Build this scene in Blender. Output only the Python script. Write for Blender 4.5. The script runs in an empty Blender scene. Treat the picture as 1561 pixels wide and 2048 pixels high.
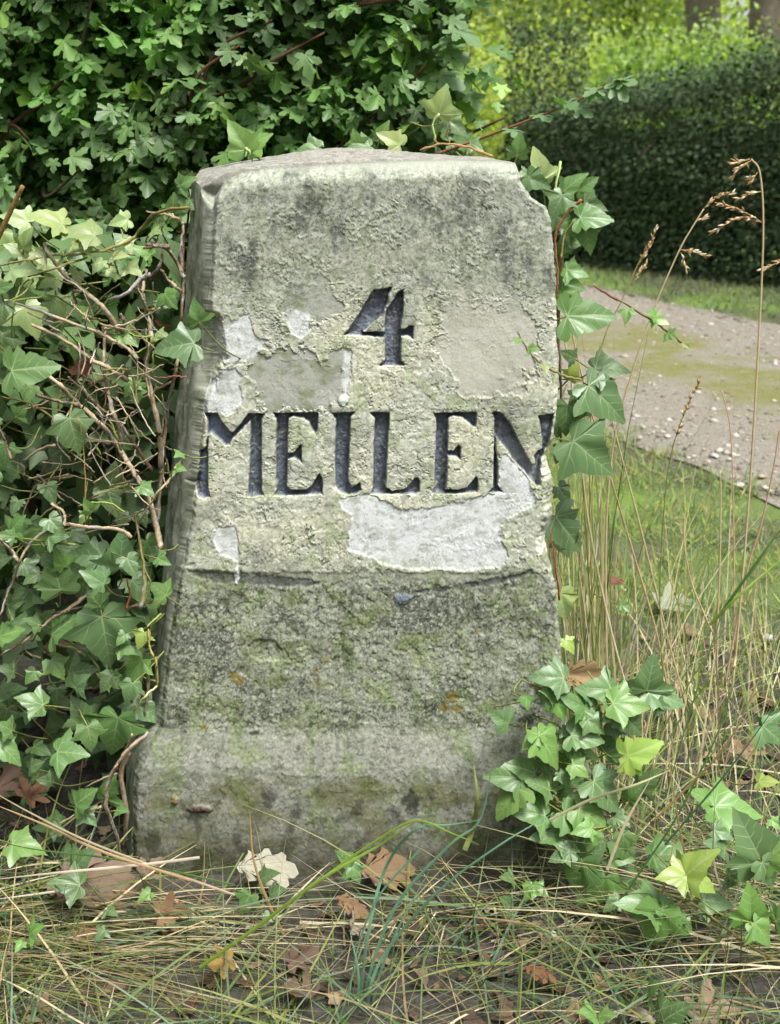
import bpy, math, random
import numpy as np
from mathutils import Vector, Matrix

# ------------------------------------------------------------------ camera
SC = bpy.context.scene
F_PX, CX, CY, PITCH, CAM_H = 2366.0, 780.5, 1024.0, math.radians(17.5), 1.034
cam_d = bpy.data.cameras.new('camera')
cam = bpy.data.objects.new('camera', cam_d)
SC.collection.objects.link(cam)
cam.location = (0, 0, CAM_H)
cam.rotation_euler = (math.pi / 2 - PITCH, 0, 0)
cam_d.sensor_fit = 'VERTICAL'
cam_d.sensor_height = 36.0
cam_d.lens = 36.0 * F_PX / 2048.0
cam_d.clip_end = 500
cam_d.clip_start = 0.05
cam_d.dof.use_dof = True
cam_d.dof.focus_distance = 1.6
cam_d.dof.aperture_fstop = 8.0
SC.camera = cam
SC.render.resolution_x, SC.render.resolution_y = 780, 1024

# ------------------------------------------------------------------ sky, sun, exposure
SUN_EL, SUN_AZ = math.radians(62), math.radians(142)     # azimuth from +Y (away), positive = right; the light comes over the viewer's right shoulder
world = bpy.data.worlds.new('World')
SC.world = world
world.use_nodes = True
wn = world.node_tree.nodes
wl = world.node_tree.links
wn.clear()
wo = wn.new('ShaderNodeOutputWorld')
wb = wn.new('ShaderNodeBackground')
ws = wn.new('ShaderNodeTexSky')
wh = wn.new('ShaderNodeHueSaturation')
ws.sky_type = 'NISHITA'
ws.sun_disc = False
ws.sun_elevation = SUN_EL
ws.sun_rotation = SUN_AZ
ws.air_density = 1.0
ws.dust_density = 4.0
ws.ozone_density = 1.0
wh.inputs['Saturation'].default_value = 0.42
wb.inputs['Strength'].default_value = 0.085
wl.new(ws.outputs[0], wh.inputs['Color'])
wl.new(wh.outputs[0], wb.inputs['Color'])
wl.new(wb.outputs[0], wo.inputs['Surface'])
sun_d = bpy.data.lights.new('sun', 'SUN')
sun = bpy.data.objects.new('sun', sun_d)
SC.collection.objects.link(sun)
sun_d.energy = 1.5
sun_d.angle = math.radians(14.0)
sun_d.color = (1.0, 0.985, 0.965)
sv = Vector((math.sin(SUN_AZ) * math.cos(SUN_EL), math.cos(SUN_AZ) * math.cos(SUN_EL), math.sin(SUN_EL)))
sun.rotation_euler = sv.to_track_quat('Z', 'Y').to_euler()
sun.location = sv * 30
SC.view_settings.view_transform = 'Standard'
SC.view_settings.look = 'None'
SC.view_settings.exposure = 1.62
SC.view_settings.gamma = 1.0
SC.cycles.use_denoising = True
SC.cycles.adaptive_threshold = 0.02
SC.cycles.max_bounces = 7
SC.cycles.diffuse_bounces = 4
SC.cycles.transmission_bounces = 4
SC.cycles.sample_clamp_indirect = 4.0

# ------------------------------------------------------------------ helpers
rng = np.random.default_rng(7)
random.seed(7)
COL = SC.collection
cp, sp = math.cos(PITCH), math.sin(PITCH)


def unproj(px, py, Y):
    """photo pixel -> point on the vertical plane at distance Y (works on arrays)"""
    u = (np.asarray(px, float) - CX) / F_PX
    v = (np.asarray(py, float) - CY) / F_PX
    dy = cp - v * sp
    dz = -sp - v * cp
    t = np.asarray(Y, float) / dy
    return np.stack(np.broadcast_arrays(u * t, Y + 0 * u + 0 * v, CAM_H + dz * t), -1)


def on_ground(px, py, z=0.0):
    u = (px - CX) / F_PX
    v = (py - CY) / F_PX
    dy = cp - v * sp
    dz = -sp - v * cp
    t = (z - CAM_H) / dz
    return np.array([u * t, dy * t, z])


def srgb(r, g, b, k=1.0):
    c = np.array([r, g, b], float) / 255.0
    return np.where(c <= 0.04045, c / 12.92, ((c + 0.055) / 1.055) ** 2.4) * k


def _hash(ix, iy, seed):
    h = (ix.astype(np.int64) * 374761393 + iy.astype(np.int64) * 668265263 + seed * 1274126177) & 0xFFFFFFFF
    h = ((h ^ (h >> 13)) * 1274126177) & 0xFFFFFFFF
    h = (h ^ (h >> 16)) & 0xFFFFFFFF
    return h


def perlin(x, y, seed=0):
    x0 = np.floor(x); y0 = np.floor(y)
    fx = x - x0; fy = y - y0
    x0 = x0.astype(np.int64); y0 = y0.astype(np.int64)
    u = fx * fx * fx * (fx * (fx * 6 - 15) + 10)
    v = fy * fy * fy * (fy * (fy * 6 - 15) + 10)
    out = 0
    vals = []
    for dx, dy in ((0, 0), (1, 0), (0, 1), (1, 1)):
        a = _hash(x0 + dx, y0 + dy, seed) * (2 * math.pi / 4294967296.0)
        vals.append(np.cos(a) * (fx - dx) + np.sin(a) * (fy - dy))
    a = vals[0] + u * (vals[1] - vals[0])
    b = vals[2] + u * (vals[3] - vals[2])
    return (a + v * (b - a)) * 1.5


def fbm(x, y, seed=0, octaves=4, gain=0.5):
    s = 0; a = 1.0; n = 0
    for o in range(octaves):
        s = s + a * perlin(x * 2 ** o, y * 2 ** o, seed + o * 17)
        n += a
        a *= gain
    return s / n


def sstep(a, b, x):
    t = np.clip((x - a) / (b - a), 0, 1)
    return t * t * (3 - 2 * t)


def link(o, parent=None):
    COL.objects.link(o)
    if parent is not None:
        o.parent = parent
    return o


def tag(o, label=None, cat=None, group=None, kind=None):
    if label: o['label'] = label
    if cat: o['category'] = cat
    if group: o['group'] = group
    if kind: o['kind'] = kind
    return o


def empty(name, loc, label, cat, group=None):
    o = bpy.data.objects.new(name, None)
    o.empty_display_size = 0.05
    o.location = loc
    link(o)
    return tag(o, label, cat, group)


def mesh_obj(name, verts, faces, mat, parent=None, col=None, uv=None, smooth=True, origin=None, nrm=None):
    """one mesh object; verts (N,3) in world space, faces = (M,k) array or list"""
    verts = np.asarray(verts, np.float32)
    if origin is None:
        origin = np.array(parent.location) if parent is not None and parent.type == 'EMPTY' else np.zeros(3)
        if parent is not None and parent.type != 'EMPTY':
            origin = np.array(parent.get('_o', (0, 0, 0)))
    me = bpy.data.meshes.new(name)
    v = verts - np.asarray(origin, np.float32)
    if isinstance(faces, np.ndarray):
        k = faces.shape[1]
        me.vertices.add(len(v)); me.vertices.foreach_set('co', v.ravel())
        me.loops.add(faces.size); me.loops.foreach_set('vertex_index', faces.ravel().astype(np.int32))
        me.polygons.add(len(faces))
        me.polygons.foreach_set('loop_start', np.arange(0, faces.size, k, dtype=np.int32))
        me.polygons.foreach_set('loop_total', np.full(len(faces), k, np.int32))
        me.update(calc_edges=True)
    else:
        me.from_pydata(v.tolist(), [], faces)
    if smooth:
        me.polygons.foreach_set('use_smooth', np.ones(len(me.polygons), bool))
    if col is not None:
        a = me.attributes.new('col', 'FLOAT_COLOR', 'POINT')
        c4 = np.ones((len(v), 4), np.float32); c4[:, :3] = col
        a.data.foreach_set('color', c4.ravel())
    if uv is not None:
        ul = me.uv_layers.new(name='UVMap')
        li = np.empty(len(me.loops), np.int32); me.loops.foreach_get('vertex_index', li)
        ul.data.foreach_set('uv', np.asarray(uv, np.float32)[li].ravel())
    me.validate()
    if nrm is not None:
        me.normals_split_custom_set_from_vertices(np.asarray(nrm, float).tolist())
    me.materials.append(mat)
    o = bpy.data.objects.new(name, me)
    link(o, parent)
    return o


class MB:
    def __init__(self):
        self.v = []; self.f = []; self.c = []; self.uv = []; self.n = 0

    def add(self, v, f, c=None, uv=None):
        v = np.asarray(v, float)
        self.v.append(v)
        self.f += [tuple(int(i) + self.n for i in q) for q in f]
        if c is not None:
            c = np.asarray(c, float)
            self.c.append(np.broadcast_to(c, (len(v), 3)))
        if uv is not None: self.uv.append(uv)
        self.n += len(v)

    def build(self, name, mat, parent=None, **kw):
        return mesh_obj(name, np.concatenate(self.v), self.f, mat, parent,
                        col=np.concatenate(self.c) if self.c else None,
                        uv=np.concatenate(self.uv) if self.uv else None, **kw)


def catmull(P, n=6):
    P = np.asarray(P, float)
    Q = np.vstack([2 * P[0] - P[1], P, 2 * P[-1] - P[-2]])
    out = []
    for i in range(len(P) - 1):
        a, b, c, d = Q[i:i + 4]
        for k in range(n):
            t = k / n
            out.append(0.5 * (2 * b + (c - a) * t + (2 * a - 5 * b + 4 * c - d) * t * t + (3 * b - a - 3 * c + d) * t ** 3))
    out.append(P[-1])
    return np.array(out)


def tube(P, R, sides=6):
    P = np.asarray(P, float); n = len(P)
    R = np.broadcast_to(np.asarray(R, float), (n,))
    T = np.gradient(P, axis=0)
    T /= np.linalg.norm(T, axis=1, keepdims=True) + 1e-9
    ref = np.array([0.31, 0.9, 0.2]) if abs(T[0] @ np.array([0, 0, 1.])) > .8 else np.array([0, 0, 1.])
    N = np.cross(T, ref); N /= np.linalg.norm(N, axis=1, keepdims=True) + 1e-9
    B = np.cross(T, N)
    ang = np.arange(sides) * 2 * math.pi / sides
    V = P[:, None] + R[:, None, None] * (np.cos(ang)[None, :, None] * N[:, None] + np.sin(ang)[None, :, None] * B[:, None])
    V = V.reshape(-1, 3)
    f = []
    for i in range(n - 1):
        for k in range(sides):
            k2 = (k + 1) % sides
            f.append((i * sides + k, i * sides + k2, (i + 1) * sides + k2, (i + 1) * sides + k))
    f.append(tuple(range(sides - 1, -1, -1)))
    f.append(tuple(range((n - 1) * sides, n * sides)))
    return V, f


# ------------------------------------------------------------------ materials
def new_mat(name):
    m = bpy.data.materials.new(name); m.use_nodes = True
    nt = m.node_tree; nt.nodes.clear()
    out = nt.nodes.new('ShaderNodeOutputMaterial')
    return m, nt, out


class NT:
    def __init__(self, nt): self.nt = nt
    def n(self, typ, **kw):
        x = self.nt.nodes.new(typ)
        for k, v in kw.items(): setattr(x, k, v)
        return x
    def set(self, sock, v):
        if isinstance(v, bpy.types.NodeSocket): self.nt.links.new(v, sock)
        else: sock.default_value = v
    def math(self, op, a, b=0.0, c=None, clamp=False):
        x = self.n('ShaderNodeMath', operation=op, use_clamp=clamp)
        self.set(x.inputs[0], a); self.set(x.inputs[1], b)
        if c is not None: self.set(x.inputs[2], c)
        return x.outputs[0]
    def mix(self, fac, a, b, blend='MIX'):
        x = self.n('ShaderNodeMix', data_type='RGBA', blend_type=blend)
        self.set(x.inputs[0], fac)
        self.set(x.inputs[6], a if isinstance(a, bpy.types.NodeSocket) else (*a, 1))
        self.set(x.inputs[7], b if isinstance(b, bpy.types.NodeSocket) else (*b, 1))
        return x.outputs[2]
    def noise(self, scale, detail=4, rough=.55, vec=None, dim='3D'):
        x = self.n('ShaderNodeTexNoise', noise_dimensions=dim)
        x.inputs['Scale'].default_value = scale; x.inputs['Detail'].default_value = detail
        x.inputs['Roughness'].default_value = rough
        if vec is not None: self.set(x.inputs['Vector'], vec)
        return x.outputs['Fac']
    def mapr(self, v, a, b, c=0.0, d=1.0, smooth=False):
        x = self.n('ShaderNodeMapRange', clamp=True)
        if smooth: x.interpolation_type = 'SMOOTHSTEP'
        self.set(x.inputs[0], v)
        for i, q in zip((1, 2, 3, 4), (a, b, c, d)): self.set(x.inputs[i], q)
        return x.outputs[0]


def leaf_material(name, source, veins=None, rough=0.42, trans=0.28, var=0.25, vein_col=(.55, .62, .36), vein_amt=.55, spec=.5):
    m, nt, out = new_mat(name)
    t = NT(nt)
    if source == 'object':
        oi = t.n('ShaderNodeObjectInfo')
        base = oi.outputs['Color']
    else:
        base = t.n('ShaderNodeAttribute', attribute_name='col').outputs['Color']
    geo = t.n('ShaderNodeNewGeometry')
    nz = t.noise(38, 3, .6, geo.outputs['Position'])
    base = t.mix(t.mapr(nz, .35, .7, 0, var), base, t.mix(1.0, base, (1.55, 1.35, .75), 'MULTIPLY'))
    nz2 = t.noise(300, 2, .5, geo.outputs['Position'])
    base = t.mix(t.mapr(nz2, .62, .8, 0, .18), base, (.12, .14, .06))
    bump_h = nz2
    if veins:
        uv = t.n('ShaderNodeUVMap')
        sep = t.n('ShaderNodeSeparateXYZ'); nt.links.new(uv.outputs[0], sep.inputs[0])
        ax = t.math('ABSOLUTE', sep.outputs[0]); y = sep.outputs[1]
        mask = None
        for dx, dy, ox, oy, w in veins:
            l = math.hypot(dx, dy); dx /= l; dy /= l
            xx = t.math('SUBTRACT', ax, ox); yy = t.math('SUBTRACT', y, oy)
            cr = t.math('ABSOLUTE', t.math('SUBTRACT', t.math('MULTIPLY', xx, dy), t.math('MULTIPLY', yy, dx)))
            dt = t.math('ADD', t.math('MULTIPLY', xx, dx), t.math('MULTIPLY', yy, dy))
            mk = t.mapr(cr, w * .35, w, 1, 0, True)
            mk = t.math('MULTIPLY', mk, t.math('GREATER_THAN', dt, 0.0))
            mk = t.math('MULTIPLY', mk, t.mapr(dt, 0, .9 * l, 1, .25))
            mask = mk if mask is None else t.math('MAXIMUM', mask, mk)
        base = t.mix(t.math('MULTIPLY', mask, vein_amt), base, t.mix(.5, vein_col, base))
        bump_h = t.math('ADD', t.math('MULTIPLY', mask, -0.8), t.math('MULTIPLY', nz2, .25))
    # underside paler
    base = t.mix(geo.outputs['Backfacing'], base, t.mix(.35, base, (.22, .30, .15)))
    bs = t.n('ShaderNodeBsdfPrincipled')
    t.set(bs.inputs['Base Color'], base)
    bs.inputs['Roughness'].default_value = rough
    bs.inputs['Specular IOR Level'].default_value = spec
    bp = t.n('ShaderNodeBump'); bp.inputs['Strength'].default_value = .35; bp.inputs['Distance'].default_value = .0015
    t.set(bp.inputs['Height'], bump_h); nt.links.new(bp.outputs[0], bs.inputs['Normal'])
    tr = t.n('ShaderNodeBsdfTranslucent')
    t.set(tr.inputs['Color'], t.mix(1.0, base, (1.7, 1.9, .55), 'MULTIPLY'))
    mx = t.n('ShaderNodeMixShader'); mx.inputs[0].default_value = trans
    nt.links.new(bs.outputs[0], mx.inputs[1]); nt.links.new(tr.outputs[0], mx.inputs[2])
    nt.links.new(mx.outputs[0], out.inputs['Surface'])
    return m


def simple_attr(name, rough=.8, trans=0.0, spec=.3, nscale=200, namt=.35, bump=.3, source='attr', dark=(.4, .38, .36)):
    m, nt, out = new_mat(name); t = NT(nt)
    base = t.n('ShaderNodeObjectInfo').outputs['Color'] if source == 'object' else t.n('ShaderNodeAttribute', attribute_name='col').outputs['Color']
    geo = t.n('ShaderNodeNewGeometry')
    nz = t.noise(nscale, 5, .6, geo.outputs['Position'])
    base = t.mix(t.mapr(nz, .35, .7, 0, namt), base, t.mix(1.0, base, dark, 'MULTIPLY'))
    bs = t.n('ShaderNodeBsdfPrincipled'); t.set(bs.inputs['Base Color'], base)
    bs.inputs['Roughness'].default_value = rough; bs.inputs['Specular IOR Level'].default_value = spec
    if bump:
        bp = t.n('ShaderNodeBump'); bp.inputs['Strength'].default_value = bump; bp.inputs['Distance'].default_value = .002
        t.set(bp.inputs['Height'], nz); nt.links.new(bp.outputs[0], bs.inputs['Normal'])
    if trans:
        tr = t.n('ShaderNodeBsdfTranslucent'); t.set(tr.inputs['Color'], base)
        mx = t.n('ShaderNodeMixShader'); mx.inputs[0].default_value = trans
        nt.links.new(bs.outputs[0], mx.inputs[1]); nt.links.new(tr.outputs[0], mx.inputs[2])
        nt.links.new(mx.outputs[0], out.inputs['Surface'])
    else:
        nt.links.new(bs.outputs[0], out.inputs['Surface'])
    return m


IVY_VEINS = [(0, 1, 0, 0, .022), (.62, .22, 0, 0, .018), (.36, -.15, 0, 0, .014),
             (.35, .35, 0, .28, .011), (.3, .3, 0, .5, .010), (.3, .5, .22, .08, .010), (.3, .3, 0, .68, .009)]
MAPLE_VEINS = [(0, 1, 0, 0, .022), (.62, .46, 0, 0, .02), (.40, -.08, 0, 0, .016)]
M_IVY = leaf_material('ivy_leaf', 'object', IVY_VEINS, rough=.37, trans=.15, var=.45, spec=.42, vein_amt=.85)
M_IVYM = leaf_material('ivy_leaf_mass', 'attr', None, rough=.45, trans=.15)
M_MAPLE = leaf_material('maple_leaf', 'object', MAPLE_VEINS, rough=.42, trans=.25, vein_amt=.4, spec=.4)
M_MAPLEM = leaf_material('maple_leaf_mass', 'attr', None, rough=.45, trans=.2, spec=.35)
M_FOL = leaf_material('far_foliage', 'attr', None, rough=.5, trans=.4, var=.15)
M_HEDGE = leaf_material('hedge_foliage', 'attr', None, rough=.6, trans=.12, var=.15, spec=.08)
M_GRASS = simple_attr('grass_blades', rough=.55, trans=.25, nscale=90, namt=.25, bump=0)
M_STEM = simple_attr('vine_bark', rough=.85, nscale=260, namt=.6, bump=.6)
M_BARK = simple_attr('tree_bark', rough=.9, nscale=14, namt=.8, bump=.8)
M_DEAD = simple_attr('dead_leaf', rough=.75, trans=.12, nscale=120, namt=.5, bump=.4, source='object', dark=(.55, .50, .45))
M_DEADM = simple_attr('leaf_litter', rough=.8, nscale=120, namt=.5, bump=.4)
M_STONES = simple_attr('pebbles', rough=.85, nscale=150, namt=.4, bump=.3)

# stone: albedo comes per vertex (paint, plaster, lichen), the shader adds grain
m, nt, out = new_mat('weathered_painted_stone'); t = NT(nt)
base = t.n('ShaderNodeAttribute', attribute_name='col').outputs['Color']
geo = t.n('ShaderNodeNewGeometry')
n1 = t.noise(420, 4, .65, geo.outputs['Position'])
n2 = t.noise(1100, 2, .6, geo.outputs['Position'])
n3 = t.noise(60, 5, .6, geo.outputs['Position'])
base = t.mix(t.mapr(n1, .52, .72, 0, .55), base, t.mix(1.0, base, (.45, .45, .42), 'MULTIPLY'))
base = t.mix(t.mapr(n1, .30, .44, .4, 0), base, t.mix(1.0, base, (1.35, 1.35, 1.3), 'MULTIPLY'))
base = t.mix(t.mapr(n3, .5, .75, 0, .35), base, t.mix(1.0, base, (.86, .90, .80), 'MULTIPLY'))
bs = t.n('ShaderNodeBsdfPrincipled'); t.set(bs.inputs['Base Color'], base)
bs.inputs['Roughness'].default_value = .88; bs.inputs['Specular IOR Level'].default_value = .25
bp = t.n('ShaderNodeBump'); bp.inputs['Strength'].default_value = .28; bp.inputs['Distance'].default_value = .0010
t.set(bp.inputs['Height'], t.math('ADD', n1, t.math('MULTIPLY', n2, .5)))
nt.links.new(bp.outputs[0], bs.inputs['Normal']); nt.links.new(bs.outputs[0], out.inputs['Surface'])
M_STONE = m
m, nt, out = new_mat('black_letter_paint'); t = NT(nt)
base = t.n('ShaderNodeAttribute', attribute_name='col').outputs['Color']
geo = t.n('ShaderNodeNewGeometry')
n1 = t.noise(300, 4, .6, geo.outputs['Position'])
base = t.mix(t.mapr(n1, .56, .74, 0, .6), base, (.10, .105, .10))
bs = t.n('ShaderNodeBsdfPrincipled'); t.set(bs.inputs['Base Color'], base)
bs.inputs['Roughness'].default_value = .5; bs.inputs['Specular IOR Level'].default_value = .5
bp = t.n('ShaderNodeBump'); bp.inputs['Strength'].default_value = .3; bp.inputs['Distance'].default_value = .0016
t.set(bp.inputs['Height'], n1); nt.links.new(bp.outputs[0], bs.inputs['Normal']); nt.links.new(bs.outputs[0], out.inputs['Surface'])
M_BLACK = m

# ------------------------------------------------------------------ ground
PA = np.array([1.17, 3.4]); PD = np.array([-0.39, 1.0]); PD /= np.linalg.norm(PD)   # near edge of path: point, direction
PN = np.array([PD[1], -PD[0]])                                                       # towards the right
PATH_W = 2.35


def path_s(x, y):
    return (x - PA[0]) * PN[0] + (y - PA[1]) * PN[1]


def ground_z(x, y):
    x = np.asarray(x, float); y = np.asarray(y, float)
    near = sstep(7, 2.5, y)
    z = near * (0.022 * fbm(x * 2.1, y * 2.1, 3, 3) + 0.008 * fbm(x * 14, y * 14, 5, 3))
    s = path_s(x, y)
    inp = sstep(-.25, .05, s) * sstep(PATH_W + .25, PATH_W - .05, s)
    return z * (1 - inp * .8) - 0.012 * inp - 0.012


def axis(a, b, c, d, fine, n):
    return np.concatenate([-np.geomspace(-a, -b, n)[:-1] if a < 0 else np.array([a]), np.arange(b, c, fine), np.geomspace(c, d, n)])


gx = np.concatenate([-np.geomspace(1.3, 200, 26)[::-1][:-1], np.arange(-1.3, 2.6, .02), np.geomspace(2.6, 200, 26)])
gy = np.concatenate([-np.geomspace(.5, 200, 16)[::-1][:-1], np.arange(-.5, 1.0, .1), np.arange(1.0, 4.6, .02), np.geomspace(4.6, 250, 50)])
GX, GY = np.meshgrid(gx, gy)
GZ = ground_z(GX, GY)
nx, ny = len(gx), len(gy)
idx = np.arange(nx * ny).reshape(ny, nx)
gf = np.stack([idx[:-1, :-1], idx[:-1, 1:], idx[1:, 1:], idx[1:, :-1]], -1).reshape(-1, 4)
m, nt, out = new_mat('soil'); t = NT(nt)
geo = t.n('ShaderNodeNewGeometry'); pos = geo.outputs['Position']
a = t.noise(9, 6, .6, pos); b = t.noise(70, 6, .65, pos); c = t.noise(1.6, 4, .5, pos)
col = t.mix(t.mapr(b, .3, .7), (.030, .026, .021), (.095, .084, .070))
col = t.mix(t.mapr(a, .5, .66, 0, .5), col, (.05, .065, .022))
sepx = t.n('ShaderNodeSeparateXYZ'); nt.links.new(pos, sepx.inputs[0])
far = t.mapr(sepx.outputs[1], 2.2, 2.9)
col = t.mix(t.math('MULTIPLY', far, t.mapr(c, .38, .6, .15, .95)), col, t.mix(t.mapr(b, .3, .7), (.08, .15, .018), (.18, .27, .04)))
bs = t.n('ShaderNodeBsdfPrincipled'); t.set(bs.inputs['Base Color'], col); bs.inputs['Roughness'].default_value = .95
bp = t.n('ShaderNodeBump'); bp.inputs['Strength'].default_value = .8; bp.inputs['Distance'].default_value = .012
t.set(bp.inputs['Height'], b); nt.links.new(bp.outputs[0], bs.inputs['Normal']); nt.links.new(bs.outputs[0], out.inputs['Surface'])
g = mesh_obj('ground', np.stack([GX, GY, GZ], -1).reshape(-1, 3), gf, m)
tag(g, 'dark soil and trodden earth under the grass', kind='structure')

# path: gravel sheet running away to the left, mossy middle strip
sv_ = np.concatenate([np.linspace(0, PATH_W, 60)])
lv_ = np.concatenate([np.arange(-6, 14, .06), np.geomspace(14, 60, 20)])
SS, LL = np.meshgrid(sv_, lv_)
edge = .10 * fbm(LL * 1.3, SS * 0 + 2.2, 11, 4)
taper = np.minimum(SS, PATH_W - SS) / PATH_W * 2
SSe = SS + edge * (1 - taper)
PX = PA[0] + PD[0] * LL + PN[0] * SSe; PY = PA[1] + PD[1] * LL + PN[1] * SSe
PZ = ground_z(PX, PY) + .006 + .012 * sstep(0, .2, taper)
nx, ny = len(sv_), len(lv_)
idx = np.arange(nx * ny).reshape(ny, nx)
pf = np.stack([idx[:-1, :-1], idx[:-1, 1:], idx[1:, 1:], idx[1:, :-1]], -1).reshape(-1, 4)
m, nt, out = new_mat('gravel_path'); t = NT(nt)
uvn = t.n('ShaderNodeUVMap'); sx = t.n('ShaderNodeSeparateXYZ'); nt.links.new(uvn.outputs[0], sx.inputs[0])
geo = t.n('ShaderNodeNewGeometry'); pos = geo.outputs['Position']
vo = t.n('ShaderNodeTexVoronoi'); vo.inputs['Scale'].default_value = 95; nt.links.new(pos, vo.inputs['Vector'])
b = t.noise(75, 6, .65, pos); c = t.noise(2.2, 4, .55, pos)
col = t.mix(t.mapr(b, .3, .7), (.135, .120, .088), (.32, .288, .225))
sc_ = t.n('ShaderNodeSeparateColor'); nt.links.new(vo.outputs['Color'], sc_.inputs[0])
col = t.mix(t.mapr(sc_.outputs[0], .5, 1, 0, .7), col, (.30, .28, .25))
sm = t.math('ADD', sx.outputs[0], t.math('MULTIPLY', t.math('SUBTRACT', c, .5), .9))
mb_ = t.noise(14, 5, .65, pos)
moss = t.math('MULTIPLY', t.math('MULTIPLY', t.mapr(sm, .22, .46, 0, 1, True), t.mapr(sm, .74, .48, 0, 1, True)), t.mapr(mb_, .32, .52, .3, 1.0))
col = t.mix(t.math('MULTIPLY', moss, t.mapr(b, .3, .6, .6, 1.0)), col, t.mix(b, (.10, .105, .014), (.22, .22, .035)))
bs = t.n('ShaderNodeBsdfPrincipled'); t.set(bs.inputs['Base Color'], col); bs.inputs['Roughness'].default_value = .92
bp = t.n('ShaderNodeBump'); bp.inputs['Strength'].default_value = .8; bp.inputs['Distance'].default_value = .01
t.set(bp.inputs['Height'], t.math('SUBTRACT', b, vo.outputs['Distance'])); nt.links.new(bp.outputs[0], bs.inputs['Normal']); nt.links.new(bs.outputs[0], out.inputs['Surface'])
p = mesh_obj('path', np.stack([PX, PY, PZ], -1).reshape(-1, 3), pf, m, uv=np.stack([SS / PATH_W, LL], -1).reshape(-1, 2))
tag(p, 'pale gravel path with mossy middle strip running past the stone', kind='structure')

# ------------------------------------------------------------------ the milestone
Y0 = 1.533
R_py = [300, 320, 340, 366, 396, 414, 440, 524, 620, 700, 760, 820, 880, 915, 935, 960, 1040, 1085, 1110, 1170, 1250, 1330, 1400, 1455, 1490, 1550, 1600, 1790]
R_px = [1030, 1034, 1040, 1043, 1066, 1095, 1103, 1112, 1114, 1116, 1119, 1115, 1108, 1096, 1099, 1108, 1107, 1091, 1097, 1113, 1120, 1126, 1128, 1132, 1156, 1184, 1188, 1192]
L_py = [300, 340, 360, 396, 500, 560, 620, 640, 690, 720, 760, 800, 850, 900, 1000, 1100, 1200, 1300, 1400, 1455, 1490, 1550, 1600, 1790]
L_px = [470, 450, 435, 424, 421, 418, 415, 424, 429, 434, 418, 406, 402, 396, 386, 368, 350, 334, 322, 316, 298, 269, 265, 262]
S_py = [300, 344, 400, 500, 600, 700, 800, 900, 1000, 1100, 1200, 1300, 1400, 1455, 1490, 1550, 1600, 1790]
S_px = [405, 398, 388, 377, 372, 368, 358, 350, 343, 333, 327, 321, 315, 309, 274, 262, 258, 255]
T_px = [440, 452, 468, 492, 530, 590, 676, 798, 900, 1000, 1036, 1060]
T_py = [392, 366, 350, 341, 336, 333, 328, 321, 319, 321, 327, 335]
B_px = [399, 440, 505, 591, 640, 676, 720, 773, 860, 938, 1029, 1060]
B_py = [347, 335, 322, 307, 300, 296, 296, 299, 306, 312, 319, 330]

rows = np.concatenate([np.arange(1790, 1000, -2.0), np.arange(1000, 810, -1.3), np.arange(810, 745, -2.), np.arange(745, 565, -1.3), np.arange(565, 372, -2.0)])
vrel = np.concatenate([rows, np.linspace(370, 322, 26)])          # generic py of the row (top rows blend to the outline)
NVf = len(vrel)
NS = 500
s = np.linspace(0, 1, NS)
PYg = np.repeat(vrel[:, None], NS, 1)
topc = np.interp(np.interp(s, [0, 1], [440, 1036]), T_px, T_py)
# rows above 470 are stretched so that the last one lies on the top edge
k = sstep(520, 322, PYg)
PYg = PYg + (topc[None] - 322) * k
jl = 5.0 * fbm(PYg[:, :1] / 38, PYg[:, :1] * 0 + 3, 21, 5) + 2 * fbm(PYg[:, :1] / 9, PYg[:, :1] * 0, 27, 3)
jr = 5.0 * fbm(PYg[:, -1:] / 30, PYg[:, -1:] * 0 + 9, 22, 5) + 2 * fbm(PYg[:, -1:] / 8, PYg[:, -1:] * 0, 28, 3)
Lp = np.interp(PYg, L_py, L_px) + jl * sstep(345, 420, PYg)
Rp = np.interp(PYg, R_py, R_px) + jr * sstep(325, 370, PYg)
PXg = Lp + (Rp - Lp) * s[None]
X, Yp = PXg, PYg
Yprof_py = np.array([300, 1440, 1456, 1470, 1535, 1550, 1566, 1790.])
Yprof = np.interp(PYg, Yprof_py, [0, 0, -.0004, -.0024, -.0140, -.0152, -.0158, -.0175])

# --- masks in photo-pixel space
def poly_sd(poly, X, Y):
    """signed distance, positive inside"""
    P = np.asarray(poly, float)
    d2 = np.full(X.shape, 1e12); ins = np.zeros(X.shape, bool)
    for i in range(len(P)):
        a = P[i]; b = P[(i + 1) % len(P)]
        e = b - a; l2 = e @ e + 1e-9
        tt = np.clip(((X - a[0]) * e[0] + (Y - a[1]) * e[1]) / l2, 0, 1)
        dx = X - a[0] - tt * e[0]; dy = Y - a[1] - tt * e[1]
        d2 = np.minimum(d2, dx * dx + dy * dy)
        c = ((a[1] > Y) != (b[1] > Y)) & (X < (b[0] - a[0]) * (Y - a[1]) / (b[1] - a[1] + 1e-12) + a[0])
        ins ^= c
    d = np.sqrt(d2)
    return np.where(ins, d, -d)


def sd_local(poly, pad=30):
    P = np.asarray(poly, float)
    m = (X > P[:, 0].min() - pad) & (X < P[:, 0].max() + pad) & (Yp > P[:, 1].min() - pad) & (Yp < P[:, 1].max() + pad)
    out = np.full(X.shape, -1e3)
    out[m] = poly_sd(P, X[m], Yp[m])
    return out


def crop(pts, ox, oy, k):
    return [(ox + x * k, oy + y * k) for x, y in pts]


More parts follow.
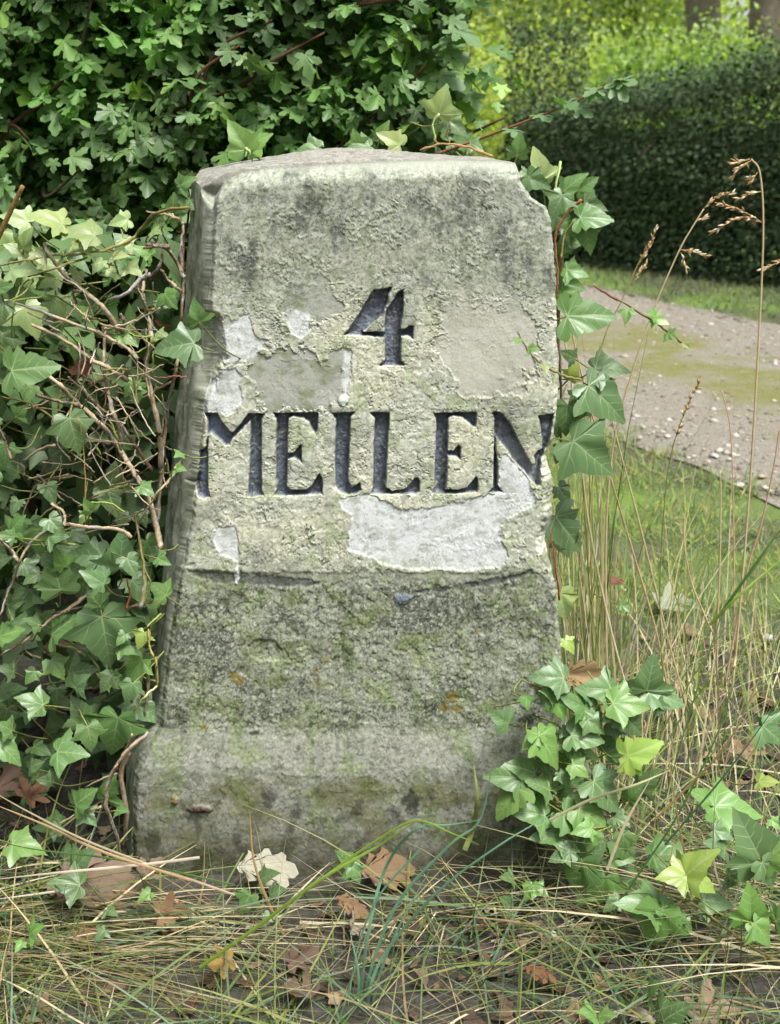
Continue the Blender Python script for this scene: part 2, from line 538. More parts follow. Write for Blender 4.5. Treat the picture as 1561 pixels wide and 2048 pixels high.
K1 = 380 / 1561.0
LETTERS = {
    'M': crop([(115,112),(228,105),(255,165),(330,260),(355,270),(480,112),(618,112),(590,160),(588,480),(590,740),(612,785),(480,795),(478,740),(495,480),(497,170),(430,240),(350,320),(325,370),(290,380),(250,335),(170,270),(152,290),(148,450),(148,730),(168,800),(110,815),(60,790),(35,690),(62,600),(75,430),(125,395),(145,300),(145,160)], 380, 800, K1),
    'E': crop([(685,108),(1055,102),(1052,240),(1030,280),(1000,240),(975,180),(930,150),(850,135),(812,150),(805,280),(800,440),(850,440),(885,400),(905,375),(918,385),(920,520),(895,500),(850,478),(803,490),(800,600),(795,710),(830,740),(950,740),(1000,710),(1040,640),(1065,605),(1088,640),(1090,775),(800,790),(690,785),(710,740),(705,500),(712,160)], 380, 800, K1),
    'I': crop([(1165,105),(1355,102),(1320,150),(1310,400),(1300,660),(1330,720),(1370,700),(1395,680),(1410,740),(1370,770),(1300,780),(1240,765),(1200,720),(1190,500),(1200,160)], 380, 800, K1),
    'L': crop([(5,105),(165,102),(160,180),(145,400),(135,640),(130,720),(180,750),(280,735),(330,700),(370,645),(400,640),(412,680),(410,755),(370,775),(0,775),(25,730),(30,400),(40,160)], 740, 800, K1),
    'E2': crop([(525,112),(620,105),(870,100),(882,115),(875,225),(845,225),(815,190),(760,145),(690,130),(645,150),(640,420),(690,415),(725,375),(748,380),(745,490),(710,470),(640,460),(632,650),(625,735),(720,740),(800,720),(845,660),(872,630),(890,660),(888,760),(620,775),(510,770),(530,720),(540,400),(545,160)], 740, 800, K1),
    'N': crop([(1005,95),(1070,100),(1150,190),(1250,380),(1330,530),(1360,520),(1350,460),(1380,420),(1420,400),(1415,300),(1395,170),(1380,130),(1520,110),(1505,200),(1490,300),(1470,370),(1440,430),(1410,500),(1400,600),(1405,700),(1370,710),(1300,620),(1200,520),(1120,400),(1040,310),(1035,360),(1055,560),(1050,700),(1095,760),(970,760),(1015,720),(1020,400),(1025,160)], 740, 800, K1),
    '4': crop([(690,235),(870,215),(970,185),(940,270),(910,310),(900,420),(860,510),(830,600),(780,660),(620,790),(560,850),(520,880),(540,890),(835,890),(850,880),(860,700),(880,560),(960,450),(1030,320),(1080,250),(1150,230),(1150,400),(1140,620),(1115,720),(1095,850),(1180,840),(1240,795),(1310,800),(1300,1000),(1200,950),(1110,960),(1110,1340),(1175,1400),(1160,1420),(780,1420),(770,1400),(860,1330),(860,980),(540,950),(400,940),(210,935),(280,870),(480,570),(650,270)], 660, 550, 200 / 1561.0),
}
WHITE = [
    crop([(650,360),(690,520),(760,600),(720,700),(600,740),(470,760),(380,660),(330,560),(420,480),(540,430),(570,370)], 340, 540, K1),
    crop([(430,830),(540,800),(580,860),(570,940),(605,1080),(480,1180),(370,1160),(270,1180),(270,1090),(330,950),(400,870)], 340, 540, K1),
    crop([(960,320),(1150,360),(1150,500),(1080,560),(1000,520),(970,430)], 340, 540, K1),
    crop([(665,75),(760,50),(850,85),(900,120),(1000,110),(1120,90),(1280,50),(1400,20),(1420,100),(1290,160),(1290,230),(1320,300),(1290,340),(1120,350),(1000,345),(920,340),(840,330),(790,300),(700,270),(715,130),(670,115)], 340, 960, .5125),
    crop([(190,180),(250,180),(270,240),(270,310),(200,290),(165,230)], 340, 960, .5125),
    crop([(1090,430),(1200,520),(1300,640),(1330,760),(1090,760),(1060,680)], 740, 800, K1),
    [(690,700),(702,702),(700,760),(694,790),(684,760)],
]
GREYBARE = [   # smooth render where the paint has come off
    [(480,690),(560,700),(600,690),(640,720),(690,690),(700,740),(690,800),(640,822),(540,824),(520,790),(500,740)],
    [(560,560),(640,560),(690,600),(660,640),(600,640),(560,620)],
    [(900,560),(980,540),(1050,600),(1080,700),(1040,790),(940,790),(880,720),(880,620)],
    [(500,330),(1030,325),(1030,345),(860,350),(700,352),(520,352)],
    [(430,640),(470,640),(500,690),(470,720),(440,700)],
    [(480,1310),(500,1285),(540,1282),(565,1300),(560,1318),(520,1322)],
]
wob = 2.2 * fbm(X / 14, Yp / 14, 31, 4) + 1.0 * perlin(X / 4.5, Yp / 4.5, 37)
sd_letters = {k: sd_local(v) + wob * .7 for k, v in LETTERS.items()}
sdL = np.max(np.stack(list(sd_letters.values())), 0)
wob2 = 9 * fbm(X / 24, Yp / 24, 41, 6, .66)
sdWs = np.stack([sd_local(v, 60) for v in WHITE]); sdW = sdWs.max(0) + wob2; whichW = sdWs.argmax(0)
sdG = np.max(np.stack([sd_local(v, 80) for v in GREYBARE]), 0) + 2.2 * wob2 + 34 * fbm(X / 55, Yp / 45, 45, 5, .6)
sdG = np.maximum(sdG, 26 * (fbm(X / 60, Yp / 60, 47, 6, .62) - .34) * sstep(330, 380, Yp) * sstep(1150, 1100, Yp) * 3)

rag = 46 * fbm(X / 120, Yp / 90, 48, 5, .6)
upper = sstep(680, 540, Yp + rag) * sstep(325, 350, Yp)         # scaly top part
mid = sstep(540, 660, Yp + rag) * sstep(1166, 1144, Yp + .75 * rag + 14 * fbm(X / 30, Yp / 30, 49, 5, .62))         # painted zone
low = sstep(1120, 1180, Yp + .75 * rag) * (1 - sstep(1440, 1500, Yp + .8 * rag + 26 * fbm(X / 26, Yp / 22, 50, 5, .62)))       # rough lower shaft
plin = sstep(1440, 1500, Yp + .8 * rag + 26 * fbm(X / 26, Yp / 22, 50, 5, .62))

h = .0016 * fbm(X / 110, Yp / 110, 51, 3) + .0005 * fbm(X / 24, Yp / 24, 52, 3)
# big paint sheet of the middle zone with curled ragged edges
bare = np.maximum(sdW, sdG)
coat = sstep(.5, -1.5, bare)                                # 1 where the paint is
curl = sstep(-14, -2, bare) * coat
wx = X + 7 * fbm(X / 13, Yp / 13, 64, 4, .6); wy = Yp + 6 * fbm(X / 13, Yp / 13, 65, 4, .6)
def flakes(v, k, sharp=.16, off=0.0):
    q = np.sin(math.pi * v * k) - off
    return sstep(-sharp, sharp, q)
fl1 = fbm(wx / 36, wy / 26, 61, 5, .64)
fl2 = fbm(wx / 13, wy / 9, 62, 4, .6)
fl3 = fbm(wx / 80, wy / 62, 63, 6, .62)
t1 = flakes(fl1, 3.6, .16, .45); t2 = flakes(fl2, 2.2, .22, .5); t3 = flakes(fl3, 3.4, .09, -.3)
sc1 = t1; sc3 = t3
dens = .25 + .75 * sstep(-.02, .25, fbm(X / 90, Yp / 70, 66, 4, .6))          # some areas flake more
thick = mid * (.0007 + .0004 * curl) + upper * .0003
h += coat * thick
h += (upper + mid * .6) * dens * t1 * .0008
h += (upper + mid * .6) * dens * t2 * .0003
h += mid * coat * t3 * .0006
# crack network in paint and skim coat
ck = np.abs(fbm(wx / 40, wy / 34, 67, 5, .58)); ck2 = np.abs(fbm(wx / 17, wy / 15, 68, 4, .58))
ckm = sstep(-.05, .25, fbm(X / 100, Yp / 80, 69, 3))
crack = np.maximum(sstep(.022, .006, ck) * ckm, sstep(.03, .008, ck2) * sstep(.05, .3, fbm(X / 60, Yp / 60, 70, 3)) * .8) * (upper * .7 + mid * coat + low * .35)
h -= .0012 * crack
# rough granular lower part
gr = fbm(X / 7, Yp / 6, 71, 3, .7); gr2 = fbm(X / 26, Yp / 22, 72, 4)
h += low * (.0006 * gr + .0012 * gr2 + .0009 * t3) + plin * (.0004 * gr + .0008 * gr2 + .0008 * sstep(.1, .2, fbm(X / 30, Yp / 30, 73, 5, .65)))
ptc = sd_local([(495,1290),(520,1278),(550,1280),(566,1300),(560,1320),(525,1322),(500,1312)], 20) + wob * .6
h -= .0022 * sstep(-1, 2, ptc)
# dark sunken crease across, below the paint edge
line = np.maximum(sd_local([(368,1132),(420,1136),(540,1146),(650,1160),(640,1176),(560,1178),(440,1172),(372,1150)], 20),
                  sd_local([(800,1178),(900,1168),(1000,1150),(1062,1136),(1070,1150),(1000,1172),(880,1190),(820,1192)], 20)) + wob2 * 1.3 - 5
lineM = sstep(-3, 3, line)
h -= .0015 * lineM
# vertical weather streaks
# letters carved in
DEPTH = .013
carve = sstep(-1.2, 3.6, sdL)
h = h * (1 - carve) - DEPTH * carve * (1 + .12 * fbm(X / 9, Yp / 9, 81, 3)) - .0007 * sstep(-9, 0, sdL) * (1 - carve)
# chips along the edges
eL = (X - Lp); eR = (Rp - X)
rl = sstep(15, 0, eL); rr = sstep(12, 0, eR)
h -= .010 * rl ** 2 + .009 * rr ** 2
h -= .010 * sstep(26, 6, eL + 9 * fbm(Yp / 18, X / 18, 91, 4)) * sstep(620, 640, Yp) * sstep(800, 770, Yp)
h -= .008 * sstep(24, 4, eR + 10 * fbm(Yp / 16, X / 16, 92, 4)) * sstep(870, 900, Yp) * sstep(1120, 1090, Yp)
h -= .022 * sstep(372, 322, PYg + (322 - topc[None]) * k) ** 2.2     # rounded top arris

for cx_, cy_, rx_, ry_, hh_ in ((402, 1618, 26, 7, .006), (474, 1150, 6, 19, .003), (806, 1196, 20, 12, .003), (350, 1600, 8, 10, .004)):
    q_ = np.hypot((X - cx_) / rx_, (Yp - cy_) / ry_) + .45 * fbm(X / 7, Yp / 7, 153, 4)
    h += hh_ * np.sqrt(np.clip(1 - q_ ** 2, 0, 1)) * (1 + .4 * fbm(X / 4, Yp / 4, 154, 2))
# small glassy drop of plaster above the I
knob = np.hypot(X - 687, Yp - 800)
h += .004 * np.sqrt(np.clip(1 - (knob / 11.0) ** 2, 0, 1))

P = unproj(PXg, PYg, Y0 + Yprof)
P[..., 1] -= h
# --- albedo
cA = srgb(190, 190, 174); cB = srgb(172, 173, 158); cW = srgb(217, 218, 217); cG = srgb(174, 173, 162)
cD = srgb(92, 93, 80); cMoss = srgb(128, 138, 88); cO = srgb(156, 128, 40)
big = fbm(X / 160, Yp / 160, 101, 4); med = fbm(X / 42, Yp / 42, 102, 5, .6); fine = fbm(X / 10, Yp / 10, 103, 4, .65)
vert = fbm(X / 30, Yp / 220, 104, 4)
def lerp(a, b, t): return a + (b - a) * t[..., None]
C = np.broadcast_to(cB, X.shape + (3,)).copy()
C = lerp(C, srgb(178, 176, 158), sstep(-.1, .3, big) * .7)
C = lerp(C, srgb(148, 156, 128), sstep(.0, .35, med) * .6)
# upper: grey scaly with dark soot streaks
soot = fbm(X / 70, Yp / 120, 120, 5, .6)
C = lerp(C, srgb(112, 114, 106), upper * sstep(.02, .30, soot + .25 * vert) * .9)
C = lerp(C, srgb(192, 192, 174), upper * sc1 * .42)
C = lerp(C, srgb(204, 202, 190), upper * sstep(.15, .4, fbm(X / 18, Yp / 18, 121, 5, .65)) * .6)
C = lerp(C, srgb(118, 122, 104), upper * sstep(.1, .35, fl2) * .45)
# painted zone
pcol = lerp(np.broadcast_to(cA, C.shape), srgb(206, 202, 180), sstep(-.1, .3, big))
pcol = lerp(pcol, srgb(172, 178, 146), sstep(.05, .3, fbm(X / 70, Yp / 60, 105, 4)) * .8)
pcol = lerp(pcol, srgb(150, 147, 130), sstep(.06, .36, fine) * .6)
pcol = lerp(pcol, srgb(224, 221, 204), sstep(.1, .35, fbm(X / 13, Yp / 13, 122, 4, .65)) * .6)
pcol = lerp(pcol, srgb(150, 150, 138), sstep(.1, .4, fbm(X / 120, Yp / 100, 123, 5, .6)) * .7)
C = lerp(C, pcol, mid * coat)
C = lerp(C, lerp(lerp(np.broadcast_to(cG, C.shape), srgb(146, 149, 124), sstep(-.05, .3, med)), srgb(196, 192, 178), sstep(760, 900, X) * sstep(830, 800, Yp)), mid * sstep(-1, 1, sdG) * (1 - sstep(-1, 1, sdW)))
wcol = lerp(np.broadcast_to(cW, C.shape), srgb(184, 185, 178), sstep(.0, .26, fbm(X / 40, Yp / 24, 106, 6, .66)) * .95)
wcol = lerp(wcol, srgb(172, 173, 164), sstep(.20, .28, fbm(wx / 11, wy / 9, 156, 4, .64)) * .7)
wcol = lerp(wcol, srgb(226, 226, 222), sstep(.12, .2, fbm(wx / 14, wy / 10, 157, 4, .64)) * .7)
wcol = lerp(wcol, srgb(110, 110, 104), sstep(.02, .006, np.abs(fbm(wx / 30, wy / 22, 158, 4, .6))) * sstep(0, .2, fbm(X / 50, Yp / 50, 159, 3)) * .7)
C = lerp(C, wcol, sstep(-4.5, 2.5, sdW + 3.5 * fbm(X / 6, Yp / 6, 151, 3, .7)))
# lower shaft: dark lichen crust with pale grains
lowc = lerp(np.broadcast_to(srgb(170, 172, 152), C.shape), srgb(106, 108, 94), sstep(-.02, .45, .6 * med + 1.0 * fine + .5 * big + .1))
lowc = lerp(lowc, srgb(196, 197, 184), sstep(.08, .36, fbm(X / 5.5, Yp / 5, 107, 3, .7)) * .8)
lowc = lerp(lowc, srgb(74, 75, 66), sstep(.16, .4, fbm(X / 5, Yp / 5, 127, 3, .7)) * .7)
lowc = lerp(lowc, srgb(140, 146, 100), sstep(.1, .35, fbm(X / 90, Yp / 60, 108, 4)) * .5)
C = lerp(C, lowc, low)
plc = lerp(np.broadcast_to(srgb(164, 163, 150), C.shape), srgb(118, 119, 102), sstep(-.1, .5, .6 * med + .8 * fine + .5 * fbm(X / 5, Yp / 5, 133, 3, .7)))
plc = lerp(plc, srgb(122, 120, 84), sstep(1540, 1570, Yp) * sstep(-.15, .25, fbm(X / 110, Yp / 60, 109, 4)) * .75)
plc = lerp(plc, srgb(66, 66, 56), sstep(1560, 1600, Yp) * sstep(.12, .35, fbm(X / 46, Yp / 46, 110, 5)) * .7)
C = lerp(C, plc, plin)
C = lerp(C, srgb(84, 86, 84), lineM * .75)
# crisp flake colours: exposed skim coat against the lichen-stained paint film
m1 = fbm(wx / 9, wy / 8, 130, 4, .66); m2 = fbm(wx / 16, wy / 14, 131, 5, .66)
zone = (upper + mid * coat * .8)
C = lerp(C, C * .60, zone * sstep(.12, .16, m1) * (.7 + .25 * upper))
C = lerp(C, np.minimum(C * 1.32, .80), zone * sstep(.08, .12, m2) * .8)
C = lerp(C, C * np.array([.95, 1.0, .90]), zone * sstep(.02, .06, -m2 - .08) * .8)
C = lerp(C, C * .42, crack * .8)
C = lerp(C, C * .62, (low + plin) * sstep(.08, .14, m1) * .65)
C = lerp(C, np.minimum(C * 1.25, .8), (low + plin) * sstep(.12, .18, m2) * .6)
blot = fbm(X / 55, Yp / 45, 152, 6, .64)
C = lerp(C, C * np.array([.50, .52, .46]), (low + plin * .6) * sstep(.14, .30, blot) * .8)
for cx_, cy_, rx_, ry_, cc_ in ((402, 1618, 26, 7, (78, 60, 52)), (474, 1150, 6, 19, (214, 214, 216)), (806, 1196, 20, 12, (128, 134, 146)), (350, 1600, 8, 10, (176, 140, 110))):
    q = sstep(1, .75, np.hypot((X - cx_) / rx_, (Yp - cy_) / ry_) + .45 * fbm(X / 7, Yp / 7, 153, 4)); C = lerp(C, srgb(*cc_), q)
# orange lichen spots, moss, smudges
for cx_, cy_, r_ in ((905, 1392, 15), (915, 1418, 13), (890, 1415, 12), (652, 1318, 9), (632, 1342, 9), (470, 1352, 12), (482, 1360, 10), (640, 1368, 6), (955, 1262, 6), (408, 1455, 10)):
    q = sstep(r_, r_ * .35, np.hypot(X - cx_, Yp - cy_) + 9 * fbm(X / 8, Yp / 8, 111, 3)); C = lerp(C, cO, q * .75)
for cx_, cy_, rx_, ry_ in ((510, 1466, 16, 6), (825, 1605, 22, 34), (1055, 1440, 20, 12), (372, 1462, 6, 5)):
    q = sstep(1, .45, np.hypot((X - cx_) / rx_, (Yp - cy_) / ry_) + .7 * fbm(X / 9, Yp / 9, 112, 4)); C = lerp(C, srgb(48, 50, 40), q * .85)
C = lerp(C, srgb(188, 186, 178), sstep(352, 325, Yp) * .45 * sstep(-.2, .15, med))  # pale highlight along the top arris, painted into the albedo
C = lerp(C, srgb(226, 228, 222), sstep(11, 8, knob))
C = lerp(C, srgb(200, 198, 186), (rl * sstep(345, 400, Yp) * sstep(640, 560, Yp)) * .8)
lett_col = lerp(np.broadcast_to(srgb(102, 108, 118), C.shape), srgb(74, 78, 84), sstep(-.1, .3, fine))
lett_col = lerp(lett_col, srgb(120, 130, 152), sstep(500, 420, X) * .75 * sstep(-.2, .2, med))
lett_col = lerp(lett_col, srgb(116, 124, 138), sstep(.05, .35, med) * .7)
patina = sstep(.26, .38, fbm(X / 16, Yp / 16, 113, 4, .6))
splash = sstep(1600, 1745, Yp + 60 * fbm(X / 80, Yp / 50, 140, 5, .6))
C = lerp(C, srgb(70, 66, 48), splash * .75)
C = C * (np.array([.795, .828, .82]) + .10 * (mid + sstep(-2, 1, sdW) * .5)[..., None])
streak = sstep(.0, .3, fbm(X / 38, Yp / 170, 141, 5, .62)) * sstep(-.1, .25, fbm(X / 150, Yp / 150, 142, 3))
C = lerp(C, C * np.array([.62, .66, .60]), streak * (low + upper * .6 + plin * .5 + mid * .25))
alg = sstep(.02, .3, fbm(X / 75, Yp / 90, 143, 5, .62))
C = lerp(C, C * np.array([.80, .92, .62]), alg * (low + plin) * .8)
inL = sstep(-.6, 1.2, sdL)
C = lerp(C, lett_col, inL * (1 - .8 * patina))
greyN = sd_local(crop([(1100,300),(1250,380),(1420,560),(1405,720),(1300,640),(1150,440)], 740, 800, K1)) + wob2
C = lerp(C, srgb(128, 134, 138), inL * sstep(-3, 5, greyN) * .8)

base_loc = np.array([-.03, Y0 - .02, -.02])
STONE = empty('milestone', base_loc, 'old grey milestone with peeling paint and carved words 4 MEILEN', 'milestone')
NVv = NVf
vid = np.arange(NVf * NS).reshape(NVf, NS)
quads = np.stack([vid[:-1, :-1], vid[:-1, 1:], vid[1:, 1:], vid[1:, :-1]], -1)    # (NVf-1, NS-1, 4)
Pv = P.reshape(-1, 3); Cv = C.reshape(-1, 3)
def fc(a): return .25 * (a[:-1, :-1] + a[1:, :-1] + a[:-1, 1:] + a[1:, 1:])
owner = np.zeros((NVf - 1, NS - 1), int)
fy = fc(Yp)
owner[fy > 1458] = 1
names = list(sd_letters)
for i, nme in enumerate(names):
    owner[fc(sd_letters[nme]) > -.8] = 10 + i
wm = (fc(sdW) > -.5) & (owner == 0)
owner[wm] = 30 + whichW[:-1, :-1][wm]


def grid_normals(G, flip=False):
    a = np.gradient(G, axis=1); b = np.gradient(G, axis=0)
    n_ = np.cross(a, b); n_ /= np.linalg.norm(n_, axis=-1, keepdims=True) + 1e-12
    return (-n_ if flip else n_).reshape(-1, 3)


Nv = grid_normals(P)
def sub(mask, extra_v=None):
    q = quads[mask]
    u, inv = np.unique(q, return_inverse=True)
    return Pv[u], inv.reshape(q.shape), Cv[u], Nv[u]


# sides, top and back join the same edges
D_ST = .30
tt = np.concatenate([np.linspace(0, .25, 22), np.linspace(.25, 1, 22)[1:]])
NT_ = len(tt)
Pl = P[:, 0, :]; Pr = P[:, -1, :]
pyl = PYg[:, 0]
sil = unproj(np.interp(pyl, S_py, S_px), pyl, Y0 + .085)
def side(Pe, xs, flip, py, seed):
    tq = tt[None, :]
    ker = np.ones(61) / 61; sm_ = np.convolve(np.pad(Pe[:, 0], 30, mode='edge'), ker, 'valid')[:, None]
    Yb = np.maximum.accumulate(Y0 + (D_ST) * tq + (Pe[:, 1:2] - Y0) * np.clip(1 - tq / .08, 0, 1), axis=1)
    w = np.clip(tq / .27, 0, 1)
    Xs = sm_ + (xs[:, None] - sm_) * np.minimum(w, 1) ** .8 + (Pe[:, 0:1] - sm_) * np.clip(1 - tq / .05, 0, 1)
    Zs = np.repeat(Pe[:, 2:3], len(tt), 1)
    n = fbm(Yb * 40, Zs * 22, seed, 4) * .004 * np.minimum(tq * 8, 1) + fbm(Yb * 190, Zs * 14, seed + 3, 4) * .0026 * np.minimum(tq * 8, 1)
    Xs = Xs + n * (-1 if flip else 1)
    return np.stack([Xs, Yb, Zs], -1)
SL = side(Pl, np.minimum(sil[:, 0], Pl[:, 0] - .001), True, pyl, 301)
SR = side(Pr, Pr[:, 0] - .012, False, PYg[:, -1], 302)
# cap
capn = NT_
sil_top = np.interp(PXg[-1], B_px, B_py)
zt = unproj(PXg[-1], sil_top, Y0 + .17)[:, 2]
CAP = np.zeros((NT_, NS, 3))
for j, tq in enumerate(tt):
    CAP[j, :, 1] = np.maximum(Y0 + D_ST * tq + (P[-1, :, 1] - Y0) * max(0., 1 - tq / .08), CAP[j - 1, :, 1] if j else -9)
    xl, xr = SL[-1, j, 0], SR[-1, j, 0]
    CAP[j, :, 0] = P[-1, :, 0] + (xl - P[-1, 0, 0]) * (1 - s) ** 2 + (xr - P[-1, -1, 0]) * s ** 2
    up = np.sin(min(tq / .57, 1) * math.pi / 2) if tq < .57 else math.cos((tq - .57) / .43 * math.pi / 2) * .7 + .3
    dz = (np.maximum(zt, P[-1, :, 2] + .002) - P[-1, :, 2]) * up
    CAP[j, :, 2] = P[-1, :, 2] + dz + (.0018 * fbm(CAP[j, :, 0] * 50, CAP[j, :, 1] * 50 , 305, 4)) * min(tq * 10, 1)
zc = CAP[:, 0, 2] - CAP[0, 0, 2]; zr = CAP[:, -1, 2] - CAP[0, -1, 2]
wz = sstep(pyl[-1] + 140, pyl[-1], pyl)[:, None]
SL[..., 2] += wz * zc[None]; SR[..., 2] += sstep(PYg[-1, -1] + 140, PYg[-1, -1], PYg[:, -1])[:, None] * zr[None]
def gridmesh(G):
    a, b = G.shape[:2]
    i = np.arange(a * b).reshape(a, b)
    return G.reshape(-1, 3), np.stack([i[:-1, :-1], i[:-1, 1:], i[1:, 1:], i[1:, :-1]], -1).reshape(-1, 4)


def sidecol(G, seed, top=False):
    y, z, x = G[..., 1] * 90, G[..., 2] * 9, G[..., 0] * 60
    a = fbm(x + y, z if not top else y * 1.7, seed, 5, .6); b = fbm((x + y) * 4, z * 5 if not top else y * 6, seed + 9, 4)
    c0, c1 = (srgb(150, 147, 138), srgb(122, 122, 112)) if top else (srgb(168, 171, 154), srgb(122, 128, 110))
    c = lerp(np.broadcast_to(c0, G.shape), c1, sstep(-.2, .3, a))
    return lerp(c, srgb(190, 188, 170) if top else srgb(84, 86, 74), sstep(.12, .35, b) * .5).reshape(-1, 3)


vS, fS, cS, nS = sub(owner == 0)
parts = [(vS, fS, cS, nS)]
lv, lf = gridmesh(SL); parts.append((lv, lf[:, ::-1], sidecol(SL, 401), grid_normals(SL, True)))
rv, rf = gridmesh(SR); parts.append((rv, rf, sidecol(SR, 402), grid_normals(SR)))
# back
BK = np.stack([SL[:, -1] * (1 - q) + SR[:, -1] * q for q in np.linspace(0, 1, 30)], 1)
bkz = np.interp(np.linspace(0, 1, 30), s, CAP[-1, :, 2]); BK[-1, :, 2] = bkz
bv, bf = gridmesh(BK); parts.append((bv, bf[:, ::-1], sidecol(BK, 403), grid_normals(BK, True)))
# split off plinth band of the sides is not needed: the sides belong to the shaft
n = 0; VV = []; FF = []; CC = []; NN = []
for v_, f_, c_, n_ in parts:
    VV.append(v_); FF.append(f_ + n); CC.append(c_); NN.append(n_); n += len(v_)
mesh_obj('shaft', np.concatenate(VV), np.concatenate(FF), M_STONE, STONE, col=np.concatenate(CC), nrm=np.concatenate(NN))
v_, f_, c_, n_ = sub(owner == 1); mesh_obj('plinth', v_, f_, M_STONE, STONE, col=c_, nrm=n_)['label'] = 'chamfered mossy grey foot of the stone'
for i in range(len(WHITE)):
    v_, f_, c_, n_ = sub(owner == 30 + i)
    if len(v_): mesh_obj('plaster_patch', v_, f_, M_STONE, STONE, col=c_, nrm=n_)['label'] = 'white patch where the paint has peeled away'
cv, cf = gridmesh(CAP); mesh_obj('cap', cv, cf, M_STONE, STONE, col=sidecol(CAP, 404, True))['label'] = 'low domed bare top of the stone'
for i, nme in enumerate(names):
    v_, f_, c_, n_ = sub(owner == 10 + i)
    o = mesh_obj('digit' if nme == '4' else 'letter', v_, f_, M_BLACK, STONE, col=c_, nrm=n_)
    o['label'] = 'carved black %s' % ('digit 4' if nme == '4' else 'letter ' + nme[0])

# ------------------------------------------------------------------ leaf meshes
def leaf_mesh(name, half, mat, seed, fold=.25, cup=.12, wave=.04, stretch=(1, 1), canon=None, rings=(.62, .3), sub2=False):
    r = np.random.default_rng(seed)
    half = np.array(half, float); canon = half if canon is None else np.array(canon, float)
    o = np.vstack([half, (half[1:-1] * [-1, 1])[::-1]])
    co = np.vstack([canon, (canon[1:-1] * [-1, 1])[::-1]])
    if sub2:
        def dens_(a):
            q = catmull(np.column_stack([np.vstack([a, a[:1]]), np.zeros(len(a) + 1)]), 2)[:-1, :2]
            return q
        o = dens_(o); co = dens_(co)
    o = o * stretch + r.normal(0, .012, o.shape)
    n = len(o)
    V = [o]; U = [co]
    for k in rings:
        V.append(o * k); U.append(co * k)
    V.append(np.zeros((1, 2))); U.append(np.zeros((1, 2)))
    V = np.vstack(V); U = np.vstack(U)
    rad = np.hypot(V[:, 0], V[:, 1])
    ph = r.uniform(0, 6, 3)
    ang = np.arctan2(V[:, 0], V[:, 1])
    z = fold * np.abs(V[:, 0]) - cup * rad ** 2 * 1.2 + wave * np.sin(ang * 5 + ph[0]) * rad + wave * .7 * np.sin(ang * 9 + ph[1]) * rad ** 2
    z += .10 * r.normal() * V[:, 0] - .12 * np.clip(V[:, 1], 0, 1) ** 2 * r.uniform(.2, 1.4)
    f = []
    nr = 1 + len(rings)
    for q in range(nr - 1):
        for i in range(n):
            j = (i + 1) % n
            f.append((q * n + i, q * n + j, (q + 1) * n + j, (q + 1) * n + i))
    c = nr * n
    for i in range(n):
        f.append(((nr - 1) * n + i, (nr - 1) * n + (i + 1) % n, c))
    f = [tuple(reversed(q)) for q in f]
    me = bpy.data.meshes.new(name)
    me.from_pydata(np.column_stack([V, z]).tolist(), [], f)
    me.polygons.foreach_set('use_smooth', np.ones(len(f), bool))
    ul = me.uv_layers.new(name='UVMap')
    li = np.empty(len(me.loops), np.int32); me.loops.foreach_get('vertex_index', li)
    ul.data.foreach_set('uv', U[li].astype(np.float32).ravel())
    me.materials.append(mat)
    return me


IVY = [(0,.0),(.08,-.12),(.20,-.20),(.34,-.20),(.43,-.11),(.46,0),(.52,.07),(.62,.14),(.72,.20),(.60,.28),(.46,.35),(.37,.43),(.32,.53),(.26,.66),(.17,.80),(.08,.93),(0,1.03)]
def ivy_half(lat, latup, basal, cen):
    o = []
    for x, y in IVY:
        o.append((x * (lat if .05 < y < .4 and x > .45 else (basal if y < .05 else (lat * .4 + cen * .6))), y + (latup if .05 < y < .4 and x > .45 else 0)))
    return o
ivy_meshes = [leaf_mesh('ivy_leaf', ivy_half(a, b, c, d), M_IVY, 500 + i, fold=.16 + .03 * (i % 3), cup=.24, wave=.05, canon=IVY, sub2=True)
              for i, (a, b, c, d) in enumerate([(1, 0, 1, 1), (1.12, -.05, .9, .95), (.85, .06, 1.1, 1.15), (1.2, .03, 1.05, .9), (.95, -.08, .8, 1.1), (.72, .0, 1.2, 1.3), (1.05, .1, 1, 1)])]
MAPLE = [(0,0),(.10,-.10),(.26,-.16),(.40,-.12),(.44,-.02),(.34,.08),(.27,.13),(.40,.22),(.56,.28),(.66,.40),(.64,.50),(.52,.50),(.44,.54),(.30,.44),(.22,.42),(.20,.56),(.29,.66),(.30,.76),(.19,.82),(.14,.94),(0,1)]
maple_meshes = [leaf_mesh('maple_leaf', MAPLE, M_MAPLE, 600 + i, fold=.12, cup=.16, wave=.05, stretch=(1 + .12 * math.sin(i * 2.1), 1)) for i in range(6)]

V3 = lambda a: Vector((float(a[0]), float(a[1]), float(a[2])))
def leaf_matrix(base, axis, normal, size):
    y = V3(axis).normalized(); n = V3(normal); n = (n - y * n.dot(y))
    if n.length < 1e-4: n = y.orthogonal()
    n.normalize(); x = y.cross(n)
    M = Matrix.Identity(4)
    for i, c in enumerate((x * size, y * size, n * size)):
        M[0][i], M[1][i], M[2][i] = c
    M[0][3], M[1][3], M[2][3] = base[0], base[1], base[2]
    return M


def leaf_obj(mesh, base, axis, normal, size, color, parent, name='leaf'):
    o = bpy.data.objects.new(name, mesh)
    link(o, parent)
    o.matrix_basis = Matrix.Translation(-parent.location) @ leaf_matrix(base, axis, normal, size)
    o.color = (float(color[0]), float(color[1]), float(color[2]), 1)
    return o


